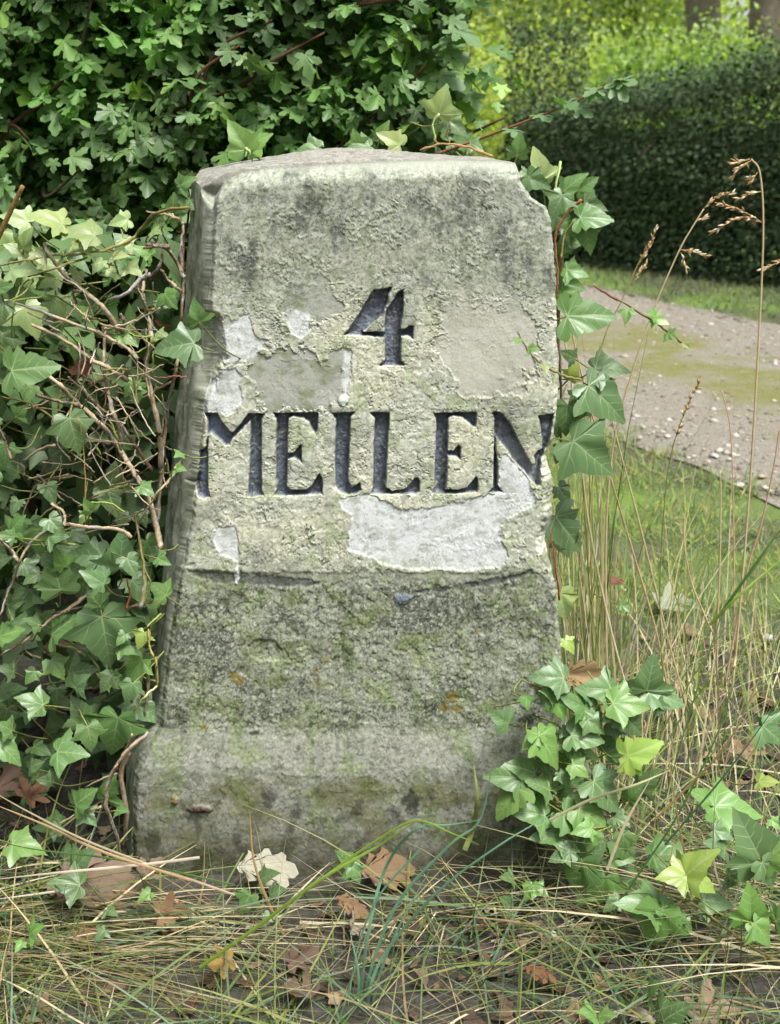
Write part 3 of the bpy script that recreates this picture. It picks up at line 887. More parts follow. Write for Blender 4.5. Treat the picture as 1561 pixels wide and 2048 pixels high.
CAMP = np.array([0, 0, CAM_H])
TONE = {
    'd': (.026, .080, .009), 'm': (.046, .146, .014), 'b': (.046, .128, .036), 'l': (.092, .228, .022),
    'y': (.24, .34, .030), 'p': (.24, .33, .11), 'w': (.32, .40, .19),  # pale tones: sunlight on the upper left ivy put into leaf colour
}
def tone(k, j=.22):
    return np.array(TONE[k]) * (1 + rng.normal(0, j * .5)) * (1 + rng.normal(0, .05, 3))


def stem_between(mb, A, B, r, col, sag=.01, n=5):
    A = np.array(A, float); B = np.array(B, float)
    mid_ = (A + B) / 2 + np.array([rng.normal(0, sag), rng.normal(0, sag * .6), -abs(rng.normal(0, sag))])
    v, f = tube(catmull([A, mid_, B], n), r, 5)
    mb.add(v, f, col)


def px_leaf(parent, bpx, tpx, Y, tn, mb=None, face=1.0, up=.45, dY=0.0, stem=True):
    """leaf whose stalk joint and tip are given as photo pixels, standing at distance Y"""
    A = unproj(*bpx, Y); B = unproj(*tpx, Y + dY - .012)
    ax = B - A; L = np.linalg.norm(ax)
    view = (CAMP - A); view /= np.linalg.norm(view)
    nrm = view * face + np.array([0, 0, up]) + rng.normal(0, .16, 3)
    o = leaf_obj(ivy_meshes[rng.integers(len(ivy_meshes))], A, ax, nrm, L, tone(tn), parent)
    if mb is not None and stem:
        back = A + np.array([rng.normal(0, .02), .05, -.02]) - ax / L * rng.uniform(.02, .05)
        stem_between(mb, A, back, .0011, srgb(150, 160, 90) * .8, .006)
    return o


def c4(p): return (p[0] * .3662, 350 + p[1] * .3662)
def c5(p): return (p[0] * .3906, 1000 + p[1] * .3906)
def c6(p): return (860 + p[0] * .449, p[1] * .449)
def c7(p): return (1000 + p[0] * .3907, 600 + p[1] * .3907)
def c8(p): return (900 + p[0] * .4234, 1250 + p[1] * .4234)

BROWN = srgb(138, 122, 98); TAN = srgb(170, 154, 126); OCH = srgb(140, 132, 76); DKB = srgb(84, 66, 48); GRN = srgb(140, 156, 80)

# ------------------------------------------------------------------ ivy beside the stone (left)
ivyL = empty('ivy_plant', (-.45, 1.62, 0), 'tangled ivy with bare brown stems climbing beside the stone near the maple hedge', 'ivy')
mb = MB()
hero = [((520,600),(580,880),'b'),((310,460),(268,290),'m'),((520,290),(345,270),'b'),((615,350),(625,185),'b'),((530,430),(435,360),'b'),
        ((510,545),(460,465),'m'),((265,820),(330,910),'l'),((150,460),(65,585),'b'),((220,1050),(95,1000),'m'),((605,1115),(555,1330),'m'),
        ((450,1160),(480,1290),'m'),((440,1140),(385,1030),'d'),((295,1290),(435,1290),'m'),((730,820),(635,925),'l'),((680,940),(640,1045),'b'),((740,680),(700,760),'y'),
        ((850,490),(780,425),'l'),((545,1530),(565,1445),'m'),((600,1590),(640,1585),'m'),((390,1560),(465,1490),'m'),((430,1600),(490,1660),'b'),
        ((65,1760),(215,1780),'l'),((0,1250),(105,1345),'m'),((0,700),(95,655),'l'),((355,890),(470,855),'d'),((270,690),(365,585),'m'),
        ((250,190),(325,180),'b'),((75,190),(-5,170),'m'),((640,690),(600,740),'m'),((570,900),(510,985),'d'),((70,880),(0,850),'d'),((390,960),(430,900),'b'),
        ((650,300),(700,390),'b'),((330,340),(300,260),'l'),((470,60),(440,10),'l'),((160,1370),(200,1340),'d'),((260,1440),(200,1430),'d'),
        ((330,1840),(400,1800),'d'),((300,1940),(250,1960),'m'),((820,260),(760,310),'d'),((810,300),(860,320),'m'),((60,1180),(-10,1140),'m'),((180,880),(130,940),'m'),
        ((200,380),(120,420),'d'),((120,330),(180,400),'b'),((40,540),(110,500),'d'),((200,640),(140,600),'d'),((620,760),(690,770),'m'),((550,920),(600,890),'m')]
for b_, t_, tn in hero:
    px_leaf(ivyL, c5(b_), c5(t_), rng.uniform(1.45, 1.52), tn, mb)
hero4 = [((1090,805),(1062,695),'m',1.475),((1060,920),(838,935),'b',1.47),((65,1070),(290,1030),'m',1.44),((345,270),(170,170),'p',1.5),((520,330),(340,265),'p',1.5),
         ((130,400),(150,300),'p',1.52),((150,440),(40,370),'p',1.53),((460,370),(500,430),'w',1.5),((690,350),(720,410),'w',1.52),((830,310),(870,300),'p',1.55),
         ((200,420),(250,480),'w',1.5),((60,520),(180,500),'w',1.52),((100,560),(20,570),'p',1.53),((300,570),(210,600),'p',1.54),((430,530),(420,600),'p',1.53),
         ((560,470),(500,520),'w',1.52),((620,450),(680,420),'w',1.51),((700,500),(770,530),'p',1.53),((640,540),(560,520),'w',1.53),((300,680),(340,800),'p',1.56),
         ((340,830),(280,760),'l',1.57),((660,870),(740,915),'l',1.52),((850,880),(910,860),'p',1.52),((0,620),(50,600),'m',1.45),((20,700),(0,810),'d',1.45),
         ((290,1370),(340,1350),'p',1.5),((380,1330),(440,1520),'d',1.46),((730,1130),(680,1200),'l',1.52),((750,1150),(740,1250),'m',1.52),((90,1320),(130,1270),'l',1.55),
         ((770,1700),(840,1740),'m',1.48),((990,1520),(960,1530),'l',1.48),((960,1600),(1000,1600),'l',1.46),((600,1700),(640,1600),'d',1.5),((590,1720),(640,1860),'d',1.5),
         ((180,560),(110,600),'p',1.56),((250,480),(320,540),'p',1.55),((480,760),(420,720),'l',1.58),((270,960),(330,1000),'l',1.58),((380,900),(430,1000),'l',1.6),((180,1160),(150,1230),'l',1.55),
         ((440,1040),(470,960),'m',1.6),((860,270),(900,250),'d',1.58),((940,210),(955,120),'m',1.56),((980,60),(1050,10),'m',1.6),((900,650),(960,720),'l',1.56),((880,700),(860,760),'d',1.58),
         ((470,1850),(440,1900),'l',1.5),((260,1700),(300,1790),'m',1.5),((270,1880),(350,1960),'b',1.47),((60,1950),(100,1870),'m',1.47),((100,1780),(60,1850),'d',1.5),((40,1480),(20,1600),'m',1.5)]
for b_, t_, tn, Y_ in hero4:
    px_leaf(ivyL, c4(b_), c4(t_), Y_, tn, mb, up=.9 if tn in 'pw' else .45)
# random leaves filling the bush, darker below, paler above with sunlight painted into the tone
cnt = 0
while cnt < 130:
    px, py = rng.uniform(-160, 345), rng.uniform(430, 1790)
    edge_x = np.interp(py, S_py, S_px) - 6
    if px > edge_x: continue
    if 540 < py < 1010 and px > 60: continue
    Y_ = rng.uniform(1.52, 1.72)
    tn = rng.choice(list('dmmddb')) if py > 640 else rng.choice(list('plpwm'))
    a = rng.uniform(0, 2 * math.pi); L = rng.uniform(24, 66)
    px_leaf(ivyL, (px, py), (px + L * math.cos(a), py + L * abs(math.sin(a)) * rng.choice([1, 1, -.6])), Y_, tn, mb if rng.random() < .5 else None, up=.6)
    cnt += 1
# stems
CURPLANT = [ivyL]
def vine(pts, conv, w, col, Y=1.5, wig=.012, k=.3662, jag=True, plant=None):
    one = MB() if w * k > 3.6 and CURPLANT[0] is not None else mb
    pp = [conv(p) for p in pts]
    q = np.array([unproj(x, y, Y + rng.normal(0, wig)) for x, y in pp])
    q = catmull(q, 6)
    q += rng.normal(0, .0005, q.shape)
    r = w * k * .5 / 1530 * (1 + .09 * rng.normal(0, 1, len(q))) * np.linspace(.62, 1.08, len(q))
    v, f = tube(q, r, 7)
    cc = np.repeat(col[None] * (1 + rng.normal(0, .10, (len(q), 1))), 7, 0) * (1 + .32 * np.tile(rng.normal(0, 1, 7), len(q)))[:, None].clip(.45, 1.5)
    lich = np.repeat((perlin(np.arange(len(q)) * .35, np.zeros(len(q)) + rng.uniform(0, 50), 9) > .12), 7)
    cc = np.where((lich & (rng.random(len(cc)) < .4))[:, None], srgb(170, 168, 164), cc) if w > 17 else cc
    one.add(v, f, cc)
    # aerial rootlets
    if jag and w > 15:
        for i in rng.integers(1, len(q) - 1, len(q) // 2):
            d = rng.normal(0, 1, 3); d /= np.linalg.norm(d)
            v, f = tube(np.array([q[i], q[i] + d * rng.uniform(.006, .014)]), [.0008, .0003], 4)
            one.add(v, f, DKB * 1.2)
    if one is not mb: one.build('stem', M_STEM, CURPLANT[0])
for pts, w, col, Y_ in [
    ([(1000,260),(990,420),(1000,600),(990,760),(975,900),(965,1050),(930,1200),(900,1400),(880,1650),(860,1900)], 24, BROWN, 1.56),
    ([(1040,180),(1010,330),(1000,480),(1005,640)], 18, DKB * 1.4, 1.58),
    ([(800,520),(780,650),(810,780),(830,900),(800,1030),(830,1200),(870,1400),(880,1600)], 30, TAN, 1.53),
    ([(20,685),(150,720),(400,810),(560,870),(700,950),(750,1000)], 22, TAN, 1.49),
    ([(170,820),(330,890),(450,970),(560,1040),(700,1120)], 26, TAN, 1.50),
    ([(220,1060),(330,1150),(430,1250),(540,1350),(640,1480),(720,1600),(790,1720),(850,1900),(880,2040)], 34, TAN, 1.50),
    ([(240,370),(270,430),(350,540),(480,650),(570,730),(650,850)], 28, TAN, 1.51),
    ([(580,820),(570,950),(570,1050),(590,1180),(620,1300),(660,1400),(660,1480)], 27, TAN, 1.52),
    ([(-40,495),(150,465),(300,440),(470,430),(650,385),(750,320),(850,210),(1030,180)], 15, OCH * 1.2, 1.49),
    ([(160,560),(300,510),(480,450)], 13, OCH, 1.5),
    ([(800,380),(900,400),(970,480),(1005,560)], 24, BROWN, 1.53), ([(790,400),(860,390),(930,390)], 26, BROWN, 1.52), ([(890,400),(880,480),(820,560)], 20, BROWN, 1.53),
    ([(880,520),(920,570),(960,610),(990,630)], 18, TAN, 1.54), ([(600,680),(700,640),(770,560),(820,540)], 24, srgb(180, 176, 174), 1.52),
    ([(200,1200),(330,1240),(430,1255)], 24, BROWN, 1.5), ([(130,1560),(220,1500),(300,1475)], 17, TAN, 1.49), ([(370,1100),(450,1170),(560,1280),(600,1320)], 16, BROWN, 1.5),
    ([(560,1260),(650,1340),(740,1480),(830,1610)], 22, DKB * 1.5, 1.52), ([(450,1460),(540,1455),(600,1470)], 14, BROWN, 1.5), ([(550,1210),(640,1120),(690,1060)], 13, BROWN, 1.5),
    ([(660,1380),(710,1310),(760,1280)], 14, BROWN, 1.5), ([(760,1900),(860,1740),(930,1660),(960,1600)], 16, TAN, 1.46), ([(0,1380),(40,1480),(60,1550)], 16, BROWN, 1.46),
    ([(60,890),(80,700),(120,600),(190,560)], 11, GRN, 1.5), ([(190,670),(300,660),(400,720),(500,780),(590,800)], 13, GRN * .9, 1.51),
    ([(670,850),(780,760),(840,730)], 13, OCH, 1.52), ([(690,850),(760,880),(830,880)], 12, GRN, 1.52), ([(720,980),(790,950),(850,900)], 12, GRN, 1.52), ([(840,1100),(880,1110),(950,1100),(1020,1105)], 10, srgb(150, 100, 80), 1.46),
    ([(850,990),(930,1020),(1000,1070)], 9, GRN, 1.47), ([(840,970),(835,1080)], 10, GRN, 1.5), ([(500,1760),(600,1720),(700,1690)], 10, OCH, 1.5), ([(330,1060),(330,1180),(320,1290)], 11, OCH, 1.53),
    ([(420,700),(400,640),(440,630)], 20, BROWN, 1.52), ([(660,760),(680,800),(670,850)], 26, BROWN, 1.51), ([(550,1620),(555,1540),(520,1470)], 14, GRN, 1.52),
    ([(430,1320),(460,1550),(470,1900)], 9, srgb(190, 150, 90), 1.47), ([(600,1330),(640,1430),(665,1500)], 14, GRN, 1.5), ([(900,200),(960,230),(1000,270)], 14, TAN, 1.55), ([(800,200),(900,215),(985,240)], 14, TAN, 1.53),
    ([(-30,980),(0,800),(120,640),(125,55),(110,80)], 0, TAN, 1.4)]:
    if w: vine(pts, c4, w, col, Y_)
for pts, w, col, Y_ in [
    ([(0,590),(60,430),(110,300),(190,190),(330,130),(450,140),(600,150),(680,190)], 20, TAN, 1.48), ([(330,130),(325,60),(260,20)], 17, TAN, 1.48),
    ([(690,60),(720,230),(740,400),(720,560)], 22, OCH, 1.49), ([(740,350),(770,430),(730,540)], 13, GRN, 1.48), ([(110,740),(250,620),(350,560),(450,480)], 22, BROWN, 1.5), ([(0,800),(110,730),(190,660)], 20, DKB, 1.5),
    ([(620,1830),(600,1720),(570,1640),(545,1560),(560,1440),(640,1300),(760,1190)], 24, TAN, 1.48), ([(760,660),(770,760),(800,830),(810,950)], 16, OCH, 1.47), ([(750,650),(825,585)], 14, GRN, 1.46),
    ([(690,1080),(740,1010),(805,950)], 12, srgb(190, 196, 140), 1.46), ([(590,1370),(640,1290),(680,1200)], 11, srgb(190, 160, 130), 1.46), ([(0,200),(60,260),(90,310)], 22, TAN, 1.47), ([(80,190),(220,210),(390,230)], 14, GRN * 1.1, 1.47), ([(400,30),(540,10),(640,60)], 11, GRN, 1.48),
    ([(630,1780),(650,1600),(620,1400),(660,1290)], 34, BROWN, 1.53), ([(740,1110),(760,950),(750,860)], 20, BROWN, 1.53), ([(120,750),(150,790),(210,810)], 12, BROWN, 1.49), ([(440,1470),(520,1430),(600,1400)], 13, TAN, 1.49),
    ([(300,1660),(420,1600),(520,1570)], 12, TAN, 1.47), ([(650,400),(665,480),(650,560)], 13, srgb(150, 90, 60), 1.5), ([(620,560),(700,540),(780,520)], 15, BROWN, 1.52)]:
    vine(pts, c5, w, col, Y_, k=.3906)
for i in range(60):   # thin tendrils and stalks in the tangle
    px, py = rng.uniform(-60, 330), rng.uniform(520, 1500)
    a = rng.uniform(-.9, .9); L = rng.uniform(40, 150)
    p0 = (px, py); p1 = (px + L * .5 * math.cos(a) + rng.normal(0, 12), py + L * .5 * math.sin(a) + rng.normal(0, 14)); p2 = (px + L * math.cos(a), py + L * math.sin(a))
    if max(p0[0], p2[0]) > np.interp(py, S_py, S_px) - 4: continue
    vine([p0, p1, p2], lambda p: p, rng.uniform(3, 6), [TAN, GRN * .8, OCH, BROWN][rng.integers(4)], rng.uniform(1.5, 1.66), k=1, jag=False)
for i in range(95):   # fine dry twigs of the bare tangle
    px, py = rng.uniform(95, 335), rng.uniform(545, 985)
    a = rng.choice([rng.normal(.75, .35), rng.normal(1.45, .3), rng.normal(2.6, .4)]); L = rng.uniform(35, 120)
    p0 = (px, py); p1 = (px + L * .5 * math.cos(a) + rng.normal(0, 7), py + L * .5 * math.sin(a) + rng.normal(0, 7)); p2 = (px + L * math.cos(a), py + L * math.sin(a))
    if max(p0[0], p2[0]) > np.interp(py, S_py, S_px) - 6: continue
    vine([p0, p1, p2], lambda p: p, rng.uniform(2.2, 3.5), [TAN, TAN * 1.1, BROWN, srgb(196, 186, 168)][rng.integers(4)], rng.uniform(1.46, 1.58), k=1, jag=False)
mb.build('thin_stalks', M_STEM, ivyL)['kind'] = 'stuff'
# young tip at the far left edge of the picture
# deep leaf mass behind the visible leaves
def mass_leaves(name, mat, parent, half, C_, A_, N_, S_, col, fold=.2):
    """many small leaves as one mesh: centre, axis, normal, size arrays"""
    half = np.array(half); o = np.vstack([half, (half[1:-1] * [-1, 1])[::-1]]); k = len(o)
    A_ = A_ / np.linalg.norm(A_, axis=1, keepdims=True)
    N_ = N_ - A_ * (N_ * A_).sum(1, keepdims=True); N_ /= np.linalg.norm(N_, axis=1, keepdims=True) + 1e-9
    Xd = np.cross(A_, N_)
    z = fold * np.abs(o[:, 0]) - .2 * o[:, 1] ** 2
    V = C_[:, None] + S_[:, None, None] * (o[None, :, 0:1] * Xd[:, None] + o[None, :, 1:2] * A_[:, None] + z[None, :, None] * N_[:, None])
    n = len(C_)
    base = (np.arange(n) * k)[:, None]
    h_ = len(half)
    # triangles fan from the base point along midrib: quads between left and right outline points
    fs = []
    for i in range(1, k - 1):
        fs.append(np.stack([base[:, 0], base[:, 0] + i + 1, base[:, 0] + i], -1))
    Fc = np.concatenate(fs)
    o_ = mesh_obj(name, V.reshape(-1, 3), Fc, mat, parent, col=np.repeat(col, k, 0), smooth=False)
    return o_


IVY_LO = [(0, -.05), (.3, -.18), (.62, .2), (.28, .42), (0, 1)]
n = 700
px = rng.uniform(-260, 360, n); py = rng.uniform(450, 1780, n); Y_ = rng.uniform(1.7, 1.95, n)
ok = px < np.interp(py, S_py, S_px) - 2 + 60 * (Y_ - 1.6)
C_ = unproj(px, py, Y_)[ok]; n = len(C_)
A_ = rng.normal(0, 1, (n, 3)) + [0, -.4, -.5]; N_ = rng.normal(0, .5, (n, 3)) + [0, -.7, .7]
mass_leaves('leaf_mass', M_IVYM, ivyL, IVY_LO, C_, A_, N_, rng.uniform(.03, .07, n), np.array(TONE['d'])[None] * rng.uniform(.6, 1.5, (n, 1)))['kind'] = 'stuff'

# ------------------------------------------------------------------ ivy behind the right edge and over the top
ivyR = empty('ivy_plant', (.27, 1.72, 0), 'ivy climbing behind the stone and peeping over its top beside the path', 'ivy')
mb = MB(); CURPLANT[0] = ivyR
for b_, t_, tn, Y_ in [((390,690),(402,600),'m',1.64),((500,800),(488,665),'p',1.68),((440,790),(530,830),'b',1.6),((600,850),(682,765),'m',1.6),((660,850),(742,795),'m',1.63),((590,870),(540,965),'b',1.57),((670,970),(815,962),'m',1.6),((690,905),(785,928),'d',1.62),
        ((690,990),(715,1125),'m',1.6),((560,960),(650,1010),'m',1.62),((600,1010),(640,1080),'d',1.64),((610,1200),(702,1215),'m',1.6),((590,1260),(690,1285),'m',1.62),((640,1290),(600,1330),'d',1.64),((612,1410),(828,1395),'m',1.58),((580,1130),(600,1060),'b',1.66),
        ((600,1090),(690,1060),'d',1.66),((440,770),(400,770),'d',1.65),((590,1300),(610,1390),'l',1.6),
        ((40,510),(72,385),'p',1.72),((85,540),(165,590),'d',1.73),((180,640),(235,660),'d',1.74),((640,900),(600,940),'d',1.66),((580,880),(640,830),'d',1.68)]:
    px_leaf(ivyR, c6(b_), c6(t_), Y_, tn, mb)
for b_, t_, tn, Y_ in [((490,350),(662,332),'b',1.6),((455,440),(665,612),'b',1.58),((345,540),(330,690),'d',1.58),((375,725),(602,895),'b',1.56),((300,960),(370,1040),'d',1.62),((285,1110),(428,1288),'b',1.6),((360,400),(395,335),'y',1.57),
        ((310,1500),(345,1640),'p',1.62),((335,1740),(385,1805),'y',1.6),((420,480),(350,540),'b',1.62),((440,560),(400,600),'m',1.63),((620,1560),(670,1590),'m',1.72),((310,760),(290,830),'d',1.64),((300,640),(290,700),'d',1.64),((300,1220),(360,1310),'d',1.64),((380,300),(330,260),'d',1.63)]:
    px_leaf(ivyR, c7(b_), c7(t_), Y_, tn, mb)
for b_, t_, tn, Y_ in [((492,300),(462,243),'l',1.62),((498,298),(532,262),'l',1.63),((800,290),(763,262),'p',1.72),((716,290),(708,262),'l',1.74),((760,278),(774,246),'l',1.76),((740,292),(700,288),'m',1.74),((640,300),(592,300),'m',1.74),((620,296),(640,285),'d',1.75),((380,400),(352,430),'m',1.6),((376,372),(385,350),'d',1.62)]:
    px_leaf(ivyR, b_, t_, Y_, tn, mb)
for pts, w, col, Y_ in [([(1113,700),(1116,560),(1112,470),(1140,420),(1165,400)], 6, srgb(150, 100, 70), 1.6), ([(1120,1000),(1122,800),(1118,640),(1125,500)], 7, BROWN, 1.64), ([(1150,440),(1130,470),(1122,520)], 5, OCH, 1.6),
        ([(872,280),(866,250),(878,228)], 5, srgb(170, 190, 120), 1.7), ([(884,290),(872,284),(870,270)], 5, OCH, 1.7), ([(905,296),(894,270),(902,255)], 4, OCH, 1.72), ([(840,300),(880,288),(930,292),(985,312)], 5, srgb(170, 130, 90), 1.7),
        ([(1100,1060),(1110,1120),(1120,1200)], 5, srgb(150, 90, 70), 1.58), ([(1120,1100),(1150,1090),(1160,1060)], 4, OCH, 1.6), ([(1128,360),(1112,380),(1122,322)], 5, srgb(170, 190, 120), 1.64), ([(497,318),(500,305),(492,296)], 6, srgb(170, 190, 120), 1.62)]:
    vine(pts, lambda p: p, w, col, Y_, k=1.0, wig=.004, jag=False)
# the woody shoot sticking out over the path and the one across the front face
vine([(605,-95),(605,0),(760,90),(870,170),(960,240)][1:], c7, 17, srgb(128, 112, 72), 1.58, wig=.002, k=.39, jag=False)
vine([(480,-70),(605,0)], c7, 15, srgb(150, 110, 80), 1.6, wig=.002, k=.39, jag=False)
for b_, t_, tn in [((655,50),(640,110),'l'),((790,95),(860,110),'p'),((860,170),(900,200),'l'),((940,220),(965,240),'p'),((800,85),(770,60),'l')]:
    px_leaf(ivyR, c7(b_), c7(t_), 1.57, tn)
vine([(88,160),(140,250),(210,320),(310,380),(420,410)], c7, 13, srgb(146, 136, 84), 1.5, wig=.001, k=.39, jag=False)
for b_, t_, tn in [((150,250),(190,240),'l'),((230,330),(240,365),'p'),((95,200),(88,215),'l')]:
    px_leaf(ivyR, c7(b_), c7(t_), 1.495, tn)
mb.build('thin_stalks', M_STEM, ivyR)['kind'] = 'stuff'

# ------------------------------------------------------------------ ivy at the right foot and on the ground
ivyF = empty('ivy_plant', (.3, 1.5, 0), 'bright green ivy creeping over the right foot of the stone', 'ivy')
mb = MB(); CURPLANT[0] = ivyF
for b_, t_, tn, Y_ in [((940,320),(1115,360),'b',1.5),((930,310),(970,175),'b',1.5),((640,395),(560,335),'m',1.46),((620,400),(700,430),'m',1.46),((770,370),(940,375),'l',1.45),((800,400),(915,525),'b',1.45),((760,310),(630,285),'m',1.47),((360,340),(365,395),'l',1.475),((490,340),(450,300),'l',1.47),((500,330),(565,320),'l',1.47),
        ((510,375),(540,452),'l',1.46),((420,525),(545,670),'l',1.44),((420,520),(340,570),'l',1.44),((575,520),(728,540),'m',1.45),((650,450),(737,508),'m',1.45),((840,620),(992,555),'y',1.42),((845,625),(910,712),'y',1.42),
        ((400,700),(285,650),'m',1.45),((335,725),(188,705),'m',1.44),((470,780),(395,725),'m',1.44),((330,775),(203,908),'l',1.43),((450,900),(318,870),'m',1.43),((540,890),(672,995),'m',1.42),((610,870),(772,962),'l',1.42),((680,740),(822,875),'b',1.43),((700,740),(780,690),'b',1.44),
        ((770,910),(842,935),'d',1.43),((530,990),(400,985),'m',1.42),((580,660),(660,710),'l',1.44),((640,1000),(720,1060),'b',1.42),((620,1110),(556,1285),'m',1.4),((735,1190),(668,1348),'l',1.39),((760,1090),(870,1105),'m',1.4),((590,1040),(530,1060),'m',1.41),((700,1000),(640,1060),'d',1.42),
        ((520,700),(570,760),'m',1.45),((430,640),(470,700),'d',1.46),((600,600),(570,640),'l',1.46),((540,840),(600,850),'m',1.44),((980,380),(1040,390),'b',1.49),((780,530),(700,560),'d',1.48)]:
    px_leaf(ivyF, c8(b_), c8(t_), Y_, tn, mb)
for i in range(34):
    cx_, cy_ = [(1110, 1430), (1190, 1400), (1120, 1560), (1080, 1620), (1220, 1680), (1260, 1570), (1190, 1770), (1320, 1730)][i % 8]
    bx, by = rng.normal(cx_, 46), rng.normal(cy_, 46); a_ = rng.uniform(-.9, 4.0); L_ = rng.uniform(28, 62)
    px_leaf(ivyF, (bx, by), (bx + L_ * math.cos(a_), by + L_ * math.sin(a_)), (1.47 if by < 1640 else 1.40), rng.choice(list('mmlbd')), mb)
for pts, w, col, Y_ in [([(340,255),(450,310),(560,350),(620,400)], 16, srgb(150, 136, 90), 1.48), ([(620,400),(600,520),(560,680),(500,800),(540,950),(620,1100),(720,1180)], 12, OCH, 1.46), ([(560,770),(620,770)], 9, srgb(150, 90, 70), 1.46), ([(520,560),(570,530)], 8, srgb(120, 60, 50), 1.45), ([(640,1060),(720,1150),(870,1230)], 14, TAN, 1.42), ([(490,800),(520,850),(510,880)], 20, srgb(200, 170, 120), 1.45)]:
    vine(pts, c8, w, col, Y_, k=.4234, wig=.004, jag=False)
mb.build('thin_stalks', M_STEM, ivyF)['kind'] = 'stuff'
ivyG = empty('ivy_plant', (.5, 1.32, 0), 'low ivy with yellow-green leaves trailing over the ground in the front corner', 'ivy')
mb = MB(); CURPLANT[0] = ivyG
for b_, t_, tn, Y_ in [((1000,1345),(938,1538),'l',1.29),((990,1330),(830,1275),'m',1.31),((1010,1330),(1140,1385),'m',1.3),((1110,1190),(1222,1065),'y',1.3),((1130,1180),(1268,1245),'y',1.3),((1120,1185),(1000,1180),'y',1.3),((1470,1120),(1400,930),'b',1.3),((1475,1125),(1550,1240),'b',1.29),((1490,1110),(1600,1000),'l',1.3),
        ((1420,1400),(1432,1275),'l',1.26),((1440,1410),(1542,1518),'l',1.25),((1540,1400),(1620,1330),'l',1.26),((1250,860),(1478,860),'l',1.42),((1240,850),(1170,780),'l',1.43),((1460,740),(1545,730),'y',1.46),((1480,480),(1590,560),'b',1.6),((1500,490),(1530,420),'b',1.62),((1250,970),(1340,1000),'b',1.38),
        ((1300,1060),(1230,1020),'b',1.37),((1320,1180),(1390,1150),'d',1.34),((1200,1300),(1340,1310),'b',1.32),((1180,1340),(1200,1390),'d',1.31),((1090,1390),(1150,1450),'m',1.3),((1330,1210),(1290,1240),'d',1.34),((930,1420),(1000,1480),'d',1.32),((1520,920),(1560,960),'l',1.4),((800,1300),(730,1340),'m',1.36),
        ((390,1230),(350,1300),'l',1.4),((400,1240),(465,1270),'l',1.4),((300,1200),(260,1180),'m',1.42),((280,1330),(260,1290),'d',1.38),((940,1740),(960,1680),'m',1.2),((690,1850),(640,1810),'l',1.17),((710,1850),(770,1830),'l',1.17),((1010,1870),(1110,1790),'m',1.17)]:
    px_leaf(ivyG, c8(b_), c8(t_), Y_, tn, mb, up=.9)
for pts, w, col, Y_ in [([(1100,1290),(1200,1350),(1350,1470),(1490,1560),(1640,1640)], 16, OCH * 1.2, 1.29), ([(1110,1190),(1130,1280),(1170,1340)], 9, TAN, 1.3), ([(1420,1400),(1440,1500)], 9, GRN, 1.25), ([(1470,1120),(1440,1200),(1400,1280)], 9, GRN, 1.3)]:
    vine(pts, c8, w, col, Y_, k=.4234, wig=.004, jag=False)
mb.build('thin_stalks', M_STEM, ivyG)['kind'] = 'stuff'
# a few ivy leaves lying at the front base and in the left corner
ivyS = empty('ivy_seedling', (-.15, 1.45, 0), 'small ivy sprigs rooted in the litter along the front base of the stone', 'ivy')
for b_, t_, tn, Y_ in [((705,1735),(722,1765),'m',1.44),((706,1738),(690,1705),'m',1.45),((500,1790),(480,1830),'m',1.38),((520,1760),(545,1740),'d',1.42),((540,1790),(560,1775),'b',1.38),((300,1785),(275,1800),'l',1.36),((60,1870),(72,1850),'l',1.25),((45,1885),(30,1900),'l',1.25),((215,1820),(230,1825),'d',1.33),((160,1770),(100,1760),'d',1.38),((150,1740),(170,1700),'b',1.42),((540,1830),(525,1850),'d',1.33),((210,1860),(190,1880),'d',1.3)]:
    px_leaf(ivyS, b_, t_, Y_, tn, None, up=.9)

# ------------------------------------------------------------------ field maple hedge behind the stone
hedge = empty('maple_hedge', (-.7, 2.6, 0), 'dense green maple hedge behind the stone with lobed leaves and reddish twigs', 'hedge')
def hedge_right(z):      # right-hand limit of the face, photo pixels
    return 905 + 30 * np.sin(z * 9) + 18 * np.sin(z * 23 + 1)
# leaves grow along shoots: sample shoot origins on the face, several leaves each
front = []; massC = []; massA = []; massN = []; massS = []; massCol = []
def maple_tone(n, lift=0):
    k = rng.random(n)[:, None]
    c = np.array([.034, .105, .018]) * (1 - k) + np.array([.095, .220, .038]) * k
    yl = (rng.random(n) < .10)[:, None]
    c = np.where(yl, c * [1.9, 1.5, .9], c)
    return c
nsh = 1350
cand = []
for i in range(nsh):
    px = rng.uniform(-420, 925); py = rng.uniform(-420, 520)
    Yf = 2.12 + .10 * float(fbm(np.array(px / 210.), np.array(py / 170.), 77, 3)) + rng.uniform(0, .10)
    if px > hedge_right(py / 200.): continue
    o = unproj(px, py, Yf)
    d = np.array([rng.normal(.15, .5), -abs(rng.normal(.5, .3)), rng.normal(-.15, .35)]); d /= np.linalg.norm(d)
    n_l = rng.integers(5, 9)
    for j in range(n_l):
        q = o + d * (j * .022) + rng.normal(0, .016, 3)
        ax = d * .3 + np.array([rng.normal(0, .75), rng.normal(-.5, .35), rng.normal(-.50, .30)])
        nm = np.array([rng.normal(0, .45), rng.normal(-.35, .4), rng.normal(.85, .25)])
        cand.append((q, ax, nm, rng.uniform(.018, .042)))
random.shuffle(cand)
def cam_px(q):
    d = q[1] * cp + (CAM_H - q[2]) * sp
    return CX + F_PX * q[0] / d, CY + F_PX * ((CAM_H - q[2]) * cp - q[1] * sp) / d
inview = [c for c in cand if -10 < cam_px(c[0])[0] < 960 and -10 < cam_px(c[0])[1] < 470]
inview.sort(key=lambda c: c[0][1])
sel = set(id(c) for c in inview[:300])
cq = np.array([c[0] for c in cand]); cl_ = fbm(cq[:, 0] * 4.5, cq[:, 2] * 5.5, 88, 3)
